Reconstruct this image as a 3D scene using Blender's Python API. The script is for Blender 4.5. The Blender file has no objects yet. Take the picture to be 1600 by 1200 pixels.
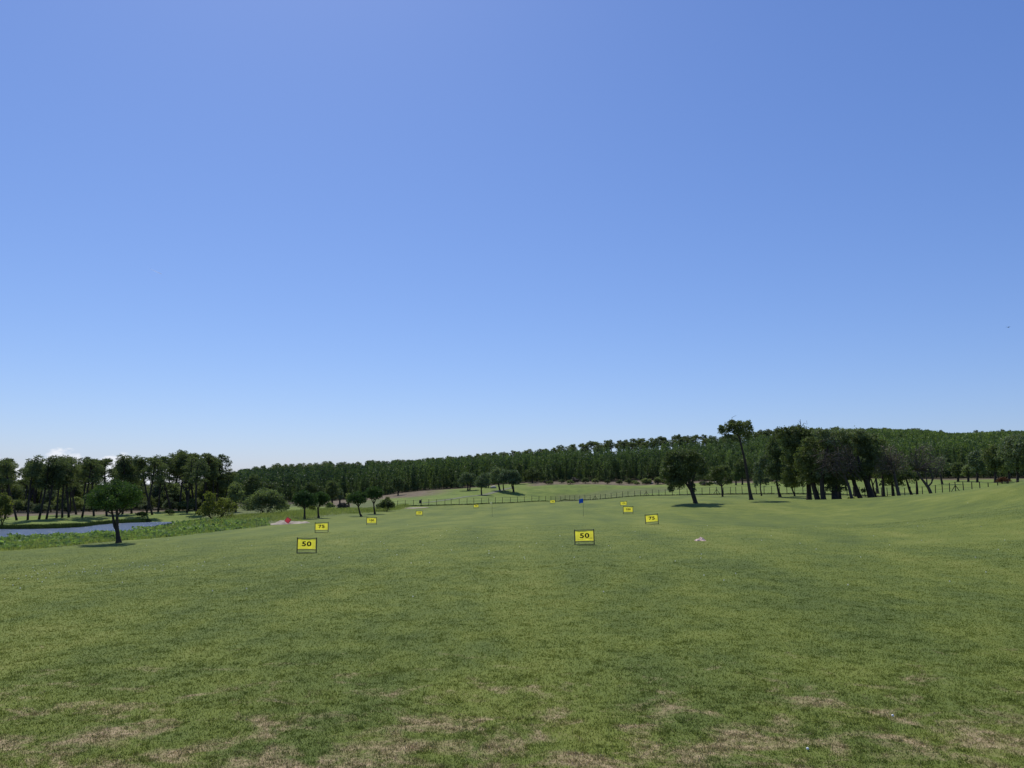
import bpy, math, random
import numpy as np
from mathutils import Vector, Matrix
SC = bpy.context.scene
COL = SC.collection
R = math.radians
F = 1200.0; PITCH = math.atan(155/1200); EYE = 4.0      # focal length in photo pixels, upward tilt, eye height
CP, SP = math.cos(PITCH), math.sin(PITCH)

# ------------------------------------------------------------------ camera, sky, sun, exposure
cam_data = bpy.data.cameras.new('camera'); cam = bpy.data.objects.new('camera', cam_data); COL.objects.link(cam)
cam.location = (0, 0, EYE); cam.rotation_euler = (R(90) + PITCH, 0, 0)
cam_data.sensor_width = 36; cam_data.lens = 27.0; cam_data.clip_start = 0.1; cam_data.clip_end = 20000
SC.camera = cam
SUN_EL, SUN_AZ = R(56), R(-20)          # azimuth from +Y, negative = to the left of the view
w = bpy.data.worlds.new("World"); SC.world = w; w.use_nodes = True
nt = w.node_tree; N = nt.nodes; L = nt.links; N.clear()
sky = N.new('ShaderNodeTexSky'); sky.sky_type = 'NISHITA'; sky.sun_disc = False
sky.sun_elevation = SUN_EL; sky.sun_rotation = SUN_AZ
sky.altitude = 0; sky.air_density = 1.0; sky.dust_density = 0.4; sky.ozone_density = 2.2
bg = N.new('ShaderNodeBackground'); bg.inputs['Strength'].default_value = 0.10
wo = N.new('ShaderNodeOutputWorld')
# a bank of cumulus low on the horizon, beyond the pines
tc = N.new('ShaderNodeTexCoord'); sep = N.new('ShaderNodeSeparateXYZ'); L.new(tc.outputs['Generated'], sep.inputs[0])
def wmath(op, a, b=None, clamp=False):
    n = N.new('ShaderNodeMath'); n.operation = op; n.use_clamp = clamp
    for i, v in enumerate((a, b)):
        if v is None: continue
        if isinstance(v, (int, float)): n.inputs[i].default_value = v
        else: L.new(v, n.inputs[i])
    return n.outputs[0]
# camera-like response of the clear sky: gain and gamma per channel
sc_ = N.new('ShaderNodeSeparateColor'); cc_ = N.new('ShaderNodeCombineColor'); L.new(sky.outputs[0], sc_.inputs[0])
for i_, (g_, p_) in enumerate(((.746, .968), (.986, .894), (1.896, .7456))): L.new(wmath('MULTIPLY', wmath('POWER', sc_.outputs[i_], p_), g_), cc_.inputs[i_])
az = wmath('ARCTAN2', sep.outputs[0], sep.outputs[1])           # radians, 0 = straight ahead
el = wmath('ARCSINE', sep.outputs[2])
comb = N.new('ShaderNodeCombineXYZ'); L.new(wmath('MULTIPLY', az, 70), comb.inputs[0]); L.new(wmath('MULTIPLY', el, 120), comb.inputs[1])
ns = N.new('ShaderNodeTexNoise'); ns.inputs['Scale'].default_value = 1.0; ns.inputs['Detail'].default_value = 5; ns.inputs['Roughness'].default_value = 0.55
L.new(comb.outputs[0], ns.inputs['Vector'])
# cloud top height follows the azimuth: highest at az0
def hump(az0, width, h):
    t = wmath('DIVIDE', wmath('SUBTRACT', az, az0), width)
    return wmath('MULTIPLY', wmath('SUBTRACT', 1.0, wmath('MULTIPLY', t, t), True), h)
top = wmath('MAXIMUM', wmath('MAXIMUM', hump(-0.528, .052, .0375), hump(-0.474, .040, .0335)), hump(-0.60, .06, .028))
edge = wmath('SUBTRACT', wmath('ADD', top, wmath('MULTIPLY', wmath('SUBTRACT', ns.outputs['Fac'], 0.5), 0.034)), el)
dens = wmath('MULTIPLY', wmath('MULTIPLY', edge, 150, True), wmath('MULTIPLY', top, 120, True), True)
dens = wmath('MULTIPLY', dens, 0.9)
mixc = N.new('ShaderNodeMixRGB'); L.new(dens, mixc.inputs['Fac']); L.new(cc_.outputs[0], mixc.inputs['Color1'])
mixc.inputs['Color2'].default_value = (8.6, 8.9, 9.6, 1)
L.new(mixc.outputs[0], bg.inputs['Color']); L.new(bg.outputs[0], wo.inputs[0])

sl = bpy.data.lights.new('sun', 'SUN'); sl.energy = 4.2; sl.angle = R(0.5); sl.color = (1.0, 0.95, 0.86)
so = bpy.data.objects.new('sun', sl); COL.objects.link(so)
sdir = Vector((math.sin(SUN_AZ)*math.cos(SUN_EL), math.cos(SUN_AZ)*math.cos(SUN_EL), math.sin(SUN_EL)))
so.rotation_euler = (-sdir).to_track_quat('-Z', 'Y').to_euler(); so.location = (0, 0, 60)
SC.view_settings.view_transform = 'Standard'; SC.view_settings.look = 'None'; SC.view_settings.exposure = 0.0; SC.view_settings.gamma = 1.0
SC.cycles.max_bounces = 5; SC.cycles.diffuse_bounces = 3; SC.cycles.glossy_bounces = 2; SC.cycles.transmission_bounces = 3; SC.cycles.transparent_max_bounces = 8

# ------------------------------------------------------------------ helpers
def P(px, py, d):
    """world point on the ray through photo pixel (px, py) at depth y = d"""
    a = (px-800)/F; b = (600-py)/F; t = d/(CP - b*SP)
    return Vector((a*t, d, EYE + t*(SP + b*CP)))

def tag(o, label=None, cat=None, group=None, kind=None):
    if label: o['label'] = label
    if cat: o['category'] = cat
    if group: o['group'] = group
    if kind: o['kind'] = kind
    return o
def empty(name, loc, rz=0):
    o = bpy.data.objects.new(name, None); COL.objects.link(o); o.location = loc; o.rotation_euler = (0, 0, rz); o.empty_display_size = .2
    return o
def link(name, me, mat=None, parent=None, loc=None):
    o = bpy.data.objects.new(name, me); COL.objects.link(o)
    if mat and not me.materials: me.materials.append(mat)
    if parent: o.parent = parent
    if loc is not None: o.location = loc
    return o
def copy_tree(o, parent=None):
    c = o.copy(); COL.objects.link(c); c.parent = parent
    for ch in list(o.children): copy_tree(ch, c)
    return c
def mesh_np(name, V, Fq, smooth=False, attrs=None):
    V = np.asarray(V, dtype=np.float32); Fq = np.asarray(Fq, dtype=np.int32)
    k = Fq.shape[1]; me = bpy.data.meshes.new(name)
    me.vertices.add(len(V)); me.vertices.foreach_set('co', V.ravel())
    me.loops.add(Fq.size); me.loops.foreach_set('vertex_index', Fq.ravel())
    me.polygons.add(len(Fq)); me.polygons.foreach_set('loop_start', np.arange(0, Fq.size, k, dtype=np.int32))
    if smooth: me.polygons.foreach_set('use_smooth', np.ones(len(Fq), dtype=bool))
    me.update(calc_edges=True)
    for nme, (typ, arr) in (attrs or {}).items():
        at = me.attributes.new(nme, typ, 'POINT')
        at.data.foreach_set('color' if typ == 'FLOAT_COLOR' else 'value', np.asarray(arr, dtype=np.float32).ravel())
    return me

class MB:
    """collects simple solids into one mesh"""
    def __init__(s): s.v = []; s.f = []
    def box(s, c, h, rot=None):
        i = len(s.v); M = rot or Matrix.Identity(3)
        for x in (-1, 1):
            for y in (-1, 1):
                for z in (-1, 1): s.v.append(tuple(Vector(c) + M @ Vector((x*h[0], y*h[1], z*h[2]))))
        for q in ((0,1,3,2),(4,6,7,5),(0,4,5,1),(2,3,7,6),(0,2,6,4),(1,5,7,3)): s.f.append(tuple(i+k for k in q))
        return s
    def tube(s, pts, rad, n=6, cap=True):
        pts = [Vector(p) for p in pts]; i0 = len(s.v)
        for k, p in enumerate(pts):
            t = (pts[min(k+1, len(pts)-1)] - pts[max(k-1, 0)]).normalized()
            a = t.cross(Vector((0.31, 0.95, 0.05))).normalized(); b = t.cross(a)
            for j in range(n):
                an = 2*math.pi*j/n; s.v.append(tuple(p + (a*math.cos(an) + b*math.sin(an))*rad[k]))
        for k in range(len(pts)-1):
            for j in range(n):
                a0 = i0+k*n+j; a1 = i0+k*n+(j+1) % n
                s.f.append((a0, a1, a1+n, a0+n))
        if cap:
            s.f.append(tuple(i0+j for j in range(n))[::-1]); e = i0+(len(pts)-1)*n; s.f.append(tuple(e+j for j in range(n)))
        return s
    def ico(s, c, r, seed=0, jit=0.0, sub=1):
        import bmesh
        bm = bmesh.new(); bmesh.ops.create_icosphere(bm, subdivisions=sub, radius=1.0)
        rg = random.Random(seed); i = len(s.v)
        for v in bm.verts:
            k = 1+rg.uniform(-jit, jit); s.v.append((c[0]+v.co.x*r[0]*k, c[1]+v.co.y*r[1]*k, c[2]+v.co.z*r[2]*k))
        for f in bm.faces: s.f.append(tuple(i+v.index for v in f.verts))
        bm.free(); return s
    def build(s, name, mat, parent=None, smooth=False, loc=None):
        me = bpy.data.meshes.new(name); me.from_pydata(s.v, [], s.f); me.update()
        if smooth:
            for p in me.polygons: p.use_smooth = True
        me.materials.append(mat); return link(name, me, None, parent, loc)

# ------------------------------------------------------------------ materials
def mat_new(name):
    m = bpy.data.materials.new(name); m.use_nodes = True; n = m.node_tree; n.nodes.clear(); return m, n.nodes, n.links
def ramp(Nn, stops):
    r = Nn.new('ShaderNodeValToRGB'); cr = r.color_ramp
    while len(cr.elements) < len(stops): cr.elements.new(0.5)
    for e, (p, c) in zip(cr.elements, stops): e.position = p; e.color = (*c, 1) if len(c) == 3 else c
    return r
def nmath(Nn, Ln, op, a, b=None, c=None, clamp=False):
    n = Nn.new('ShaderNodeMath'); n.operation = op; n.use_clamp = clamp
    for i, v in enumerate((a, b, c)):
        if v is None: continue
        if isinstance(v, (int, float)): n.inputs[i].default_value = v
        else: Ln.new(v, n.inputs[i])
    return n.outputs[0]
def noise(Nn, Ln, vec, scale, detail=4, rough=.55, dist=0.0):
    n = Nn.new('ShaderNodeTexNoise'); n.inputs['Scale'].default_value = scale; n.inputs['Detail'].default_value = detail
    n.inputs['Roughness'].default_value = rough; n.inputs['Distortion'].default_value = dist
    Ln.new(vec, n.inputs['Vector']); return n.outputs['Fac']
def scaled(Nn, Ln, vec, s):
    m = Nn.new('ShaderNodeVectorMath'); m.operation = 'MULTIPLY'; m.inputs[1].default_value = s; Ln.new(vec, m.inputs[0]); return m.outputs[0]
def mix(Nn, Ln, f, a, b, blend='MIX'):
    m = Nn.new('ShaderNodeMixRGB'); m.blend_type = blend
    for i, v in enumerate((f, a, b)):
        if isinstance(v, (int, float)): m.inputs[i].default_value = v
        elif isinstance(v, tuple): m.inputs[i].default_value = (*v, 1)
        else: Ln.new(v, m.inputs[i])
    return m.outputs[0]

def leaf_mat(name, dark, light, trans=0.3, scale=0.6, tint=False, rough=.55):
    m, Nn, Ln = mat_new(name)
    tcn = Nn.new('ShaderNodeNewGeometry'); pos = tcn.outputs['Position']
    f1 = noise(Nn, Ln, pos, scale, 4, .7); f2 = noise(Nn, Ln, pos, 9*scale, 2, .6)
    ff = nmath(Nn, Ln, 'ADD', nmath(Nn, Ln, 'MULTIPLY', f1, .65), nmath(Nn, Ln, 'MULTIPLY', f2, .35))
    r = ramp(Nn, [(0.36, dark), (0.62, light)]); Ln.new(ff, r.inputs[0]); c = r.outputs[0]
    if tint:
        a = Nn.new('ShaderNodeAttribute'); a.attribute_name = 'tint'
        c = mix(Nn, Ln, 1.0, c, mix(Nn, Ln, a.outputs['Fac'], (.55, .62, .78), (1.95, 1.85, 1.25)), 'MULTIPLY')
    else:
        oi = Nn.new('ShaderNodeObjectInfo')
        c = mix(Nn, Ln, 1.0, c, mix(Nn, Ln, oi.outputs['Random'], (.78, .82, .85), (1.2, 1.15, 1.0)), 'MULTIPLY')
    p = Nn.new('ShaderNodeBsdfPrincipled'); Ln.new(c, p.inputs['Base Color']); p.inputs['Roughness'].default_value = rough
    p.inputs['Specular IOR Level'].default_value = .08
    t = Nn.new('ShaderNodeBsdfTranslucent'); Ln.new(mix(Nn, Ln, 1.0, c, (1.1, 1.25, .55), 'MULTIPLY'), t.inputs[0])
    ms = Nn.new('ShaderNodeMixShader'); ms.inputs[0].default_value = trans
    Ln.new(p.outputs[0], ms.inputs[1]); Ln.new(t.outputs[0], ms.inputs[2])
    o = Nn.new('ShaderNodeOutputMaterial'); Ln.new(ms.outputs[0], o.inputs[0]); return m
def plain(name, col, rough=.6, var=.25, scale=8, bump=0.0, spec=.3, metal=0.0):
    m, Nn, Ln = mat_new(name)
    g = Nn.new('ShaderNodeTexCoord'); f = noise(Nn, Ln, g.outputs['Object'], scale, 5, .6)
    r = ramp(Nn, [(0.3, tuple(x*(1-var) for x in col)), (0.7, tuple(min(1, x*(1+var)) for x in col))]); Ln.new(f, r.inputs[0])
    p = Nn.new('ShaderNodeBsdfPrincipled'); Ln.new(r.outputs[0], p.inputs['Base Color'])
    p.inputs['Roughness'].default_value = rough; p.inputs['Specular IOR Level'].default_value = spec; p.inputs['Metallic'].default_value = metal
    if bump:
        b = Nn.new('ShaderNodeBump'); b.inputs['Strength'].default_value = bump; b.inputs['Distance'].default_value = .05; Ln.new(f, b.inputs['Height']); Ln.new(b.outputs[0], p.inputs['Normal'])
    o = Nn.new('ShaderNodeOutputMaterial'); Ln.new(p.outputs[0], o.inputs[0]); return m
M = {}
M['bark'] = plain('bark', (.055, .045, .036), .9, .4, 3, .8, .1)
M['twigwood'] = plain('dry_wood', (.085, .072, .06), .9, .35, 3, .6, .1)
M['bark_pale'] = plain('bark_pale', (.16, .145, .125), .9, .35, 3, .6, .1)
M['oak'] = leaf_mat('oak_leaves', (.058, .076, .035), (.17, .205, .088), .28, .7)
M['oak_grey'] = leaf_mat('grey_oak_leaves', (.075, .10, .058), (.21, .255, .15), .28, .6)
M['pine'] = leaf_mat('pine_needles', (.066, .09, .043), (.185, .215, .105), .34, .6)
M['stone'] = leaf_mat('stone_pine_needles', (.034, .066, .022), (.095, .155, .053), .28, .8)
M['plant'] = leaf_mat('plantation_needles', (.058, .088, .042), (.125, .168, .075), .28, .05, tint=True)
M['planto'] = leaf_mat('wood_edge_needles', (.065, .098, .048), (.15, .20, .085), .28, .3)
M['olive'] = leaf_mat('olive_shrub_leaves', (.085, .10, .025), (.23, .25, .07), .38, .8)
M['bush'] = leaf_mat('round_bush_leaves', (.10, .125, .05), (.27, .31, .15), .38, .9)
M['twig'] = leaf_mat('dry_twigs', (.07, .057, .045), (.19, .16, .125), .05, .7)
M['rust'] = leaf_mat('rusty_leaves', (.09, .04, .022), (.17, .085, .05), .1, 1.0)
M['bank'] = leaf_mat('bank_plant_leaves', (.10, .155, .05), (.32, .41, .17), .4, .5, rough=.6)
M['weed'] = leaf_mat('weed_blades', (.15, .19, .06), (.33, .35, .15), .4, .35)
M['reed'] = leaf_mat('reed_blades', (.035, .055, .015), (.11, .15, .045), .2, .35)
M['black'] = plain('black_metal', (.02, .02, .02), .45, .2, 20)
M['ink'] = plain('black_ink', (.012, .012, .014), .6, .1, 20)
M['post'] = plain('dark_fence_wood', (.05, .042, .035), .85, .35, 12, .4, .1)
M['wire'] = plain('fence_wire', (.06, .06, .055), .6, .2, 10)
M['white'] = plain('white_ball', (.8, .8, .78), .35, .04, 60)
M['bin'] = plain('black_plastic', (.014, .014, .016), .5, .2, 10)
def cloth(name, col, tr):
    m, Nn, Ln = mat_new(name)
    g = Nn.new('ShaderNodeTexCoord'); f = noise(Nn, Ln, g.outputs['Object'], 3.5, 4, .55)
    r = ramp(Nn, [(0.3, tuple(x*.86 for x in col)), (0.7, col)]); Ln.new(f, r.inputs[0])
    p = Nn.new('ShaderNodeBsdfPrincipled'); Ln.new(r.outputs[0], p.inputs['Base Color']); p.inputs['Roughness'].default_value = .5
    t = Nn.new('ShaderNodeBsdfTranslucent'); Ln.new(r.outputs[0], t.inputs[0])
    ms = Nn.new('ShaderNodeMixShader'); ms.inputs[0].default_value = tr
    Ln.new(p.outputs[0], ms.inputs[1]); Ln.new(t.outputs[0], ms.inputs[2])
    o = Nn.new('ShaderNodeOutputMaterial'); Ln.new(ms.outputs[0], o.inputs[0]); return m
M['yellow'] = cloth('yellow_banner', (.98, .94, .26), .78)
M['blue'] = cloth('blue_flag_cloth', (.01, .16, .62), .4)
M['cream'] = cloth('cream_flag_cloth', (.85, .85, .55), .4)
M['red'] = cloth('red_net_cloth', (.90, .22, .26), .5)
M['pink'] = cloth('pink_cloth', (.72, .50, .42), .2)

# ------------------------------------------------------------------ terrain
ctrl = []
def cp(px, py, d): p = P(px, py, d); ctrl.append((p.x, p.y, p.z))
def cz(px, d, z): ctrl.append(((px-800)/F*d, d, z))
for x, y, z in [(0,-60,.3),(-60,-60,-.6),(60,-60,.6),(0,-5,.05),(0,8,0),(0,15,0),(0,30,0),(12,15,0),(-12,12,-.1),(-20,30,-.5),(20,30,.1),(35,48,.9),
                (-40,10,-.9),(40,10,.5),(-90,20,-1.6),(90,20,2.5),(-90,60,-2.4),(80,60,4.6),(70,80,4.6)]: ctrl.append((x, y, z))
for a in [(479,864,50),(913,851,50),(502,832,75),(1019,819,75),(580,820,100),(981,803,100),(655,806,150),(974,791,150),(743,794,200),(863,787,200),
          (1600,754,76),(1600,800,58),(1600,850,44),(1500,767,90),(1430,775,112),(1500,800,72),(1400,800,82),(1300,800,92),(1200,800,98),(1100,800,96),(1250,840,57),(1450,850,50),
          (640,791,216),(740,788.5,216),(800,786,235),(850,783.5,255),(880,781.5,280),(940,780,265),(1040,774.5,216),(1100,773.5,188),(1206,772.5,175),(1300,773.5,160),
          (1380,777.5,144),(1442,776,135),(1085,786,110),(1172,781,116),(1218,775,150),(1286,782,120),(1345,783,120),(1405,783,118),
          (1500,770,126),(768,808,110),(908,807.5,92),
          (640,783,260),(620,775,300),(650,768,320),(560,779,320),(540,790,235),(500,796,200),(410,801,175),
          (720,763,322),(740,776,262),(803,768,287),(752,773,276),(732,766,296),(850,770,290),(800,757,318),(900,760,300),(1000,760,300),(950,769,284),(950,752.5,330),(850,753,325),
          (1100,752,310),(1100,763,245),(1200,762,228),(1200,751,290),(1300,757,222),(1300,765,190),(1400,757,190),(1400,748,240),(1500,754,195),(1500,748,230),(1620,752,180),
          (0,862,67),(182,854.5,69),(182,848,73.5),(300,838,85),(400,825,100),(450,818,116),(476,811,133),(563,807,148),(586,803,160),(90,905,38),
          (0,812,166),(150,808,172),(270,801,192),(340,810,140),(413,805,152),(350,798,200),(100,818,153),(268,809,178),(330,815,128)]: cp(*a)
for a in [(1592,108,2.6),(1545,117,2.35),(1700,110,2.8),(500,450,3.4),(400,450,1),(850,450,12),(1000,450,17),(1200,450,20),(1400,400,22),(1600,380,19),(1700,380,19),
          (0,300,-3.3),(200,300,-3.4),(0,450,-2),(370,320,-2.6),(650,450,7.5),
          (0,121,-4.6),(100,123,-4.6),(182,130,-4.6),(268,150,-4.4),(0,146,-4.55),(130,152,-4.5),(262,173,-4.5),(0,133,-5.9),(100,137,-5.9),(180,143,-5.8),(230,153,-5.8),(265,163,-5.6),(240,166,-5.3),(200,160,-5.6),(0,96,-3.3),(150,100,-3.2),(230,112,-3.4),(300,135,-3.3),
          (-300,125,-5.9),(-300,100,-4.3),(-300,150,-4.5)]: cz(*a)
for x, y, z in [(-400,200,-2),(-300,400,-1),(300,200,8),(450,300,14),(-200,700,2),(0,700,9),(250,700,14),(500,700,12),(-300,60,-3),(300,0,4),(-300,-60,-2)]: ctrl.append((x, y, z))
C = np.array(ctrl)
def tps(r2): return 0.5*r2*np.log(np.maximum(r2, 1e-9))
n = len(C); S = 1/50.
CX = C[:, :2]*S
K = tps(((CX[:, None]-CX[None])**2).sum(-1)) + np.eye(n)*2e-3
A = np.zeros((n+3, n+3)); A[:n, :n] = K; A[:n, n] = 1; A[:n, n+1:] = CX; A[n, :n] = 1; A[n+1:, :n] = CX.T
sol = np.linalg.solve(A, np.concatenate([C[:, 2], np.zeros(3)]))
def Hs(x, y):
    x = np.asarray(x, float).ravel(); y = np.asarray(y, float).ravel(); out = np.empty(len(x))
    for i in range(0, len(x), 20000):
        q = np.stack([x[i:i+20000], y[i:i+20000]], 1)*S
        out[i:i+20000] = tps(((q[:, None]-CX[None])**2).sum(-1)) @ sol[:n] + sol[n] + q @ sol[n+1:]
    rr = np.sqrt(x*x+y*y); k = np.clip((rr-650)/900, 0, 1); k = k*k*(3-2*k)
    return np.clip(out, -9, 26)*(1-k) + 3*k
def H(x, y): return float(Hs([x], [y])[0])
def at(px, d):
    """ground point seen in photo column px at depth d"""
    x = (px-800)/F*d
    for _ in range(3):
        z = H(x, d); t = d*CP + (z-EYE)*SP; x = (px-800)/F*t
    return Vector((x, d, H(x, d)))
def hit(px, py, d0=8., d1=400.):
    """first point of the ground on the ray through the photo pixel"""
    ds = np.geomspace(d0, d1, 700); b = (600-py)/F; t = ds/(CP-b*SP); xs = (px-800)/F*t; zs = EYE+t*(SP+b*CP)
    k = np.nonzero(Hs(xs, ds) >= zs)[0]; i = k[0] if len(k) else len(ds)-1
    return Vector((xs[i], ds[i], H(xs[i], ds[i])))

ys = np.concatenate([np.arange(-60, 200, 1.0), np.arange(200, 340, 2.0), np.arange(340, 520, 5.0), np.geomspace(520, 1200, 16)])
xp = np.concatenate([np.arange(0, 90, 1.0), np.arange(90, 260, 3.0), np.geomspace(260, 1000, 20)])
xs = np.concatenate([-xp[:0:-1], xp])
GX, GY = np.meshgrid(xs, ys); GZ = Hs(GX, GY).reshape(GX.shape)
EDGE_PX = [-400, 0, 100, 182, 250, 300, 350, 400, 420, 480, 520, 600, 640, 700]
EDGE_D = [64, 68, 70.5, 77, 84, 90, 96, 104, 112, 128, 150, 172, 205, 600]
def sm(v, a, b): t = np.clip((v-a)/(b-a), 0, 1); return t*t*(3-2*t)
PXG = 800+F*GX/np.maximum(GY, 1.0)
wob = np.sin(GX*.31)*1.2+np.sin(GX*.11+GY*.17)*1.6+np.sin(GY*.43+1)*.8
FN_PX = [620, 640, 740, 800, 850, 880, 940, 1040, 1100, 1206, 1300, 1380, 1442, 1500, 1592, 1800]
FN_D = [214, 216, 216, 235, 255, 280, 265, 216, 188, 175, 160, 144, 135, 126, 108, 90]
edge = np.interp(PXG, EDGE_PX, EDGE_D); fen = np.interp(PXG, FN_PX, FN_D)
front = GY > 2
rough_ = sm(GY+wob-edge, 0, 2)*(PXG < 690)*front
fair = sm(GY-fen, 0, 1.5)*(PXG > 600)*front
bankr = sm(GY+wob, 250, 262)*(1-sm(GY+wob, 286, 293))*sm(PXG, 850, 880)*(1-sm(PXG, 1040, 1090))
rough_ = np.maximum(rough_, bankr*.85)
leftfair = sm(GY+wob*.6, 148, 151)*(1-sm(GY+wob*2, 172+np.clip(PXG-180, 0, 120)*.2, 180+np.clip(PXG-180, 0, 120)*.2))*(1-sm(PXG, 300, 335))
fair = np.maximum(fair, leftfair); rough_ *= (1-leftfair)
leftfair2 = sm(GY+wob, 182, 190)*(1-sm(GY, 225, 240))*sm(PXG, 425, 440)*(1-sm(PXG, 500, 560)); fair = np.maximum(fair, leftfair2); rough_ *= (1-leftfair2)
litter = sm(GY+wob*2-np.interp(PXG, [-300, 0, 280, 330, 370, 560, 650, 720, 850, 1000, 1100, 1200, 1400, 1600], [186, 186, 206, 215, 246, 318, 320, 321, 325, 328, 305, 286, 238, 217]), -2, 4)*front  # under-tree zone: needle litter, darkened to stand for the wood's shade
fe = np.interp(PXG, [0, 280, 370, 560, 650, 720, 850, 1000, 1100, 1200, 1400, 1600], [172, 195, 290, 318, 318, 320, 322, 322, 300, 282, 236, 215])
heath = sm(GY+wob*2-fe, -3, 2)
hp = sm(PXG, 520, 560)*(1-sm(PXG+wob*3, 655, 715))*sm(GY+wob, 276, 292); heath = np.maximum(heath, hp)
hp2 = sm(PXG, 500, 520)*(1-sm(PXG, 545, 560))*sm(GY, 215, 235); heath = np.maximum(heath, hp2)
hp3 = sm(PXG, 815, 840)*(1-sm(PXG, 1190, 1230))*sm(GY+wob, 303, 309)*1.0; heath = np.maximum(heath, np.where(PXG > 1080, 0, hp3))
for a_ in (rough_, fair, heath): a_[~front] = 0
fair *= (1-.9*bankr)*(1-.45*(np.sin(GX*.21+1.3*np.sin(GY*.13))*np.sin(GY*.17+GX*.05) > .25)*sm(PXG, 820, 860)); fair *= (1-heath); rough_ *= (1-heath)
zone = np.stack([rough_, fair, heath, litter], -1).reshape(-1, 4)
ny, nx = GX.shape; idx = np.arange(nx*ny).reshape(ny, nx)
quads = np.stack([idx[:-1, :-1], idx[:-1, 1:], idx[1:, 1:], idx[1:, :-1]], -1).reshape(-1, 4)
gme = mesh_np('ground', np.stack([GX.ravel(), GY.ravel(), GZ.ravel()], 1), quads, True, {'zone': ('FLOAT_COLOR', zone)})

def lawn_color(Nn, Ln, pos, blades=False):
    """mown turf colour by world position, shared by ground and blades"""
    sep_ = Nn.new('ShaderNodeSeparateXYZ'); Ln.new(pos, sep_.inputs[0])
    big = noise(Nn, Ln, scaled(Nn, Ln, pos, (1, .45, 0)), .10, 4, .6, .6)
    mid = noise(Nn, Ln, scaled(Nn, Ln, pos, (1, .8, 0)), .55, 5, .65)
    fine = noise(Nn, Ln, scaled(Nn, Ln, pos, (1, 1, 0)), 7.0, 4, .75)
    # mowing passes run away from the camera
    wv = nmath(Nn, Ln, 'SINE', nmath(Nn, Ln, 'ADD', nmath(Nn, Ln, 'MULTIPLY', sep_.outputs[0], .95), nmath(Nn, Ln, 'MULTIPLY', big, 2.2)))
    v = nmath(Nn, Ln, 'ADD', nmath(Nn, Ln, 'MULTIPLY', big, .46), nmath(Nn, Ln, 'ADD', nmath(Nn, Ln, 'MULTIPLY', mid, .46), nmath(Nn, Ln, 'MULTIPLY', fine, .20)))
    v = nmath(Nn, Ln, 'ADD', v, nmath(Nn, Ln, 'MULTIPLY', wv, .026))
    r = ramp(Nn, [(0.36, (.062, .092, .021)), (0.49, (.094, .130, .026)), (0.60, (.132, .166, .029)), (0.74, (.195, .212, .048))]); Ln.new(v, r.inputs[0])
    c = r.outputs[0]
    # straw-coloured clippings
    st = noise(Nn, Ln, scaled(Nn, Ln, pos, (1, 1, 0)), 22.0, 3, .8)
    c = mix(Nn, Ln, nmath(Nn, Ln, 'MULTIPLY', nmath(Nn, Ln, 'SUBTRACT', st, .52, clamp=True), 3.2, clamp=True), c, (.20, .205, .09))
    # worn, dry turf close to the tee
    near = nmath(Nn, Ln, 'SUBTRACT', 1.0, nmath(Nn, Ln, 'DIVIDE', nmath(Nn, Ln, 'SUBTRACT', sep_.outputs[1], 10.0), 12.0), clamp=True)
    wn = noise(Nn, Ln, scaled(Nn, Ln, pos, (.95, 1.1, 0)), .9, 7, .72, .5)
    bias = nmath(Nn, Ln, 'ADD', wn, nmath(Nn, Ln, 'MULTIPLY', near, .25))
    wm = nmath(Nn, Ln, 'MULTIPLY', nmath(Nn, Ln, 'SUBTRACT', bias, .665), 7.0, clamp=True)
    wm = nmath(Nn, Ln, 'MULTIPLY', wm, nmath(Nn, Ln, 'MULTIPLY', nmath(Nn, Ln, 'ADD', fine, .1), 1.35, clamp=True), clamp=True)
    dry = ramp(Nn, [(.35, (.21, .155, .085)), (.65, (.43, .33, .20))]); Ln.new(fine, dry.inputs[0])
    return mix(Nn, Ln, nmath(Nn, Ln, 'MULTIPLY', wm, .75 if blades else .92), c, dry.outputs[0]), fine, mid

gm, Nn, Ln = mat_new('turf_ground')
geo = Nn.new('ShaderNodeNewGeometry'); pos = geo.outputs['Position']
lawn, fine, mid = lawn_color(Nn, Ln, pos)
za = Nn.new('ShaderNodeAttribute'); za.attribute_name = 'zone'; zs = Nn.new('ShaderNodeSeparateColor'); Ln.new(za.outputs['Color'], zs.inputs[0])
rn = noise(Nn, Ln, pos, .35, 5, .7)
rr_ = ramp(Nn, [(.35, (.07, .095, .03)), (.6, (.13, .15, .055)), (.75, (.16, .14, .08))]); Ln.new(rn, rr_.inputs[0])
fr_ = ramp(Nn, [(.3, (.085, .125, .03)), (.5, (.13, .18, .035)), (.7, (.19, .225, .055))]); Ln.new(noise(Nn, Ln, pos, .16, 5, .7), fr_.inputs[0])
hr_ = ramp(Nn, [(.35, (.08, .078, .04)), (.5, (.145, .112, .075)), (.68, (.21, .165, .12))]); Ln.new(noise(Nn, Ln, pos, .3, 6, .7), hr_.inputs[0])
c = mix(Nn, Ln, zs.outputs[0], lawn, rr_.outputs[0]); c = mix(Nn, Ln, zs.outputs[1], c, fr_.outputs[0]); c = mix(Nn, Ln, zs.outputs[2], c, hr_.outputs[0]); c = mix(Nn, Ln, za.outputs['Alpha'], c, (.055, .048, .030))  # last mix: litter colour with the shade under the trees painted in
p = Nn.new('ShaderNodeBsdfPrincipled'); Ln.new(c, p.inputs['Base Color']); p.inputs['Roughness'].default_value = .9; p.inputs['Specular IOR Level'].default_value = .12
b = Nn.new('ShaderNodeBump'); b.inputs['Strength'].default_value = .55; b.inputs['Distance'].default_value = .06
Ln.new(nmath(Nn, Ln, 'ADD', fine, nmath(Nn, Ln, 'MULTIPLY', mid, 1.5)), b.inputs['Height']); Ln.new(b.outputs[0], p.inputs['Normal'])
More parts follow.
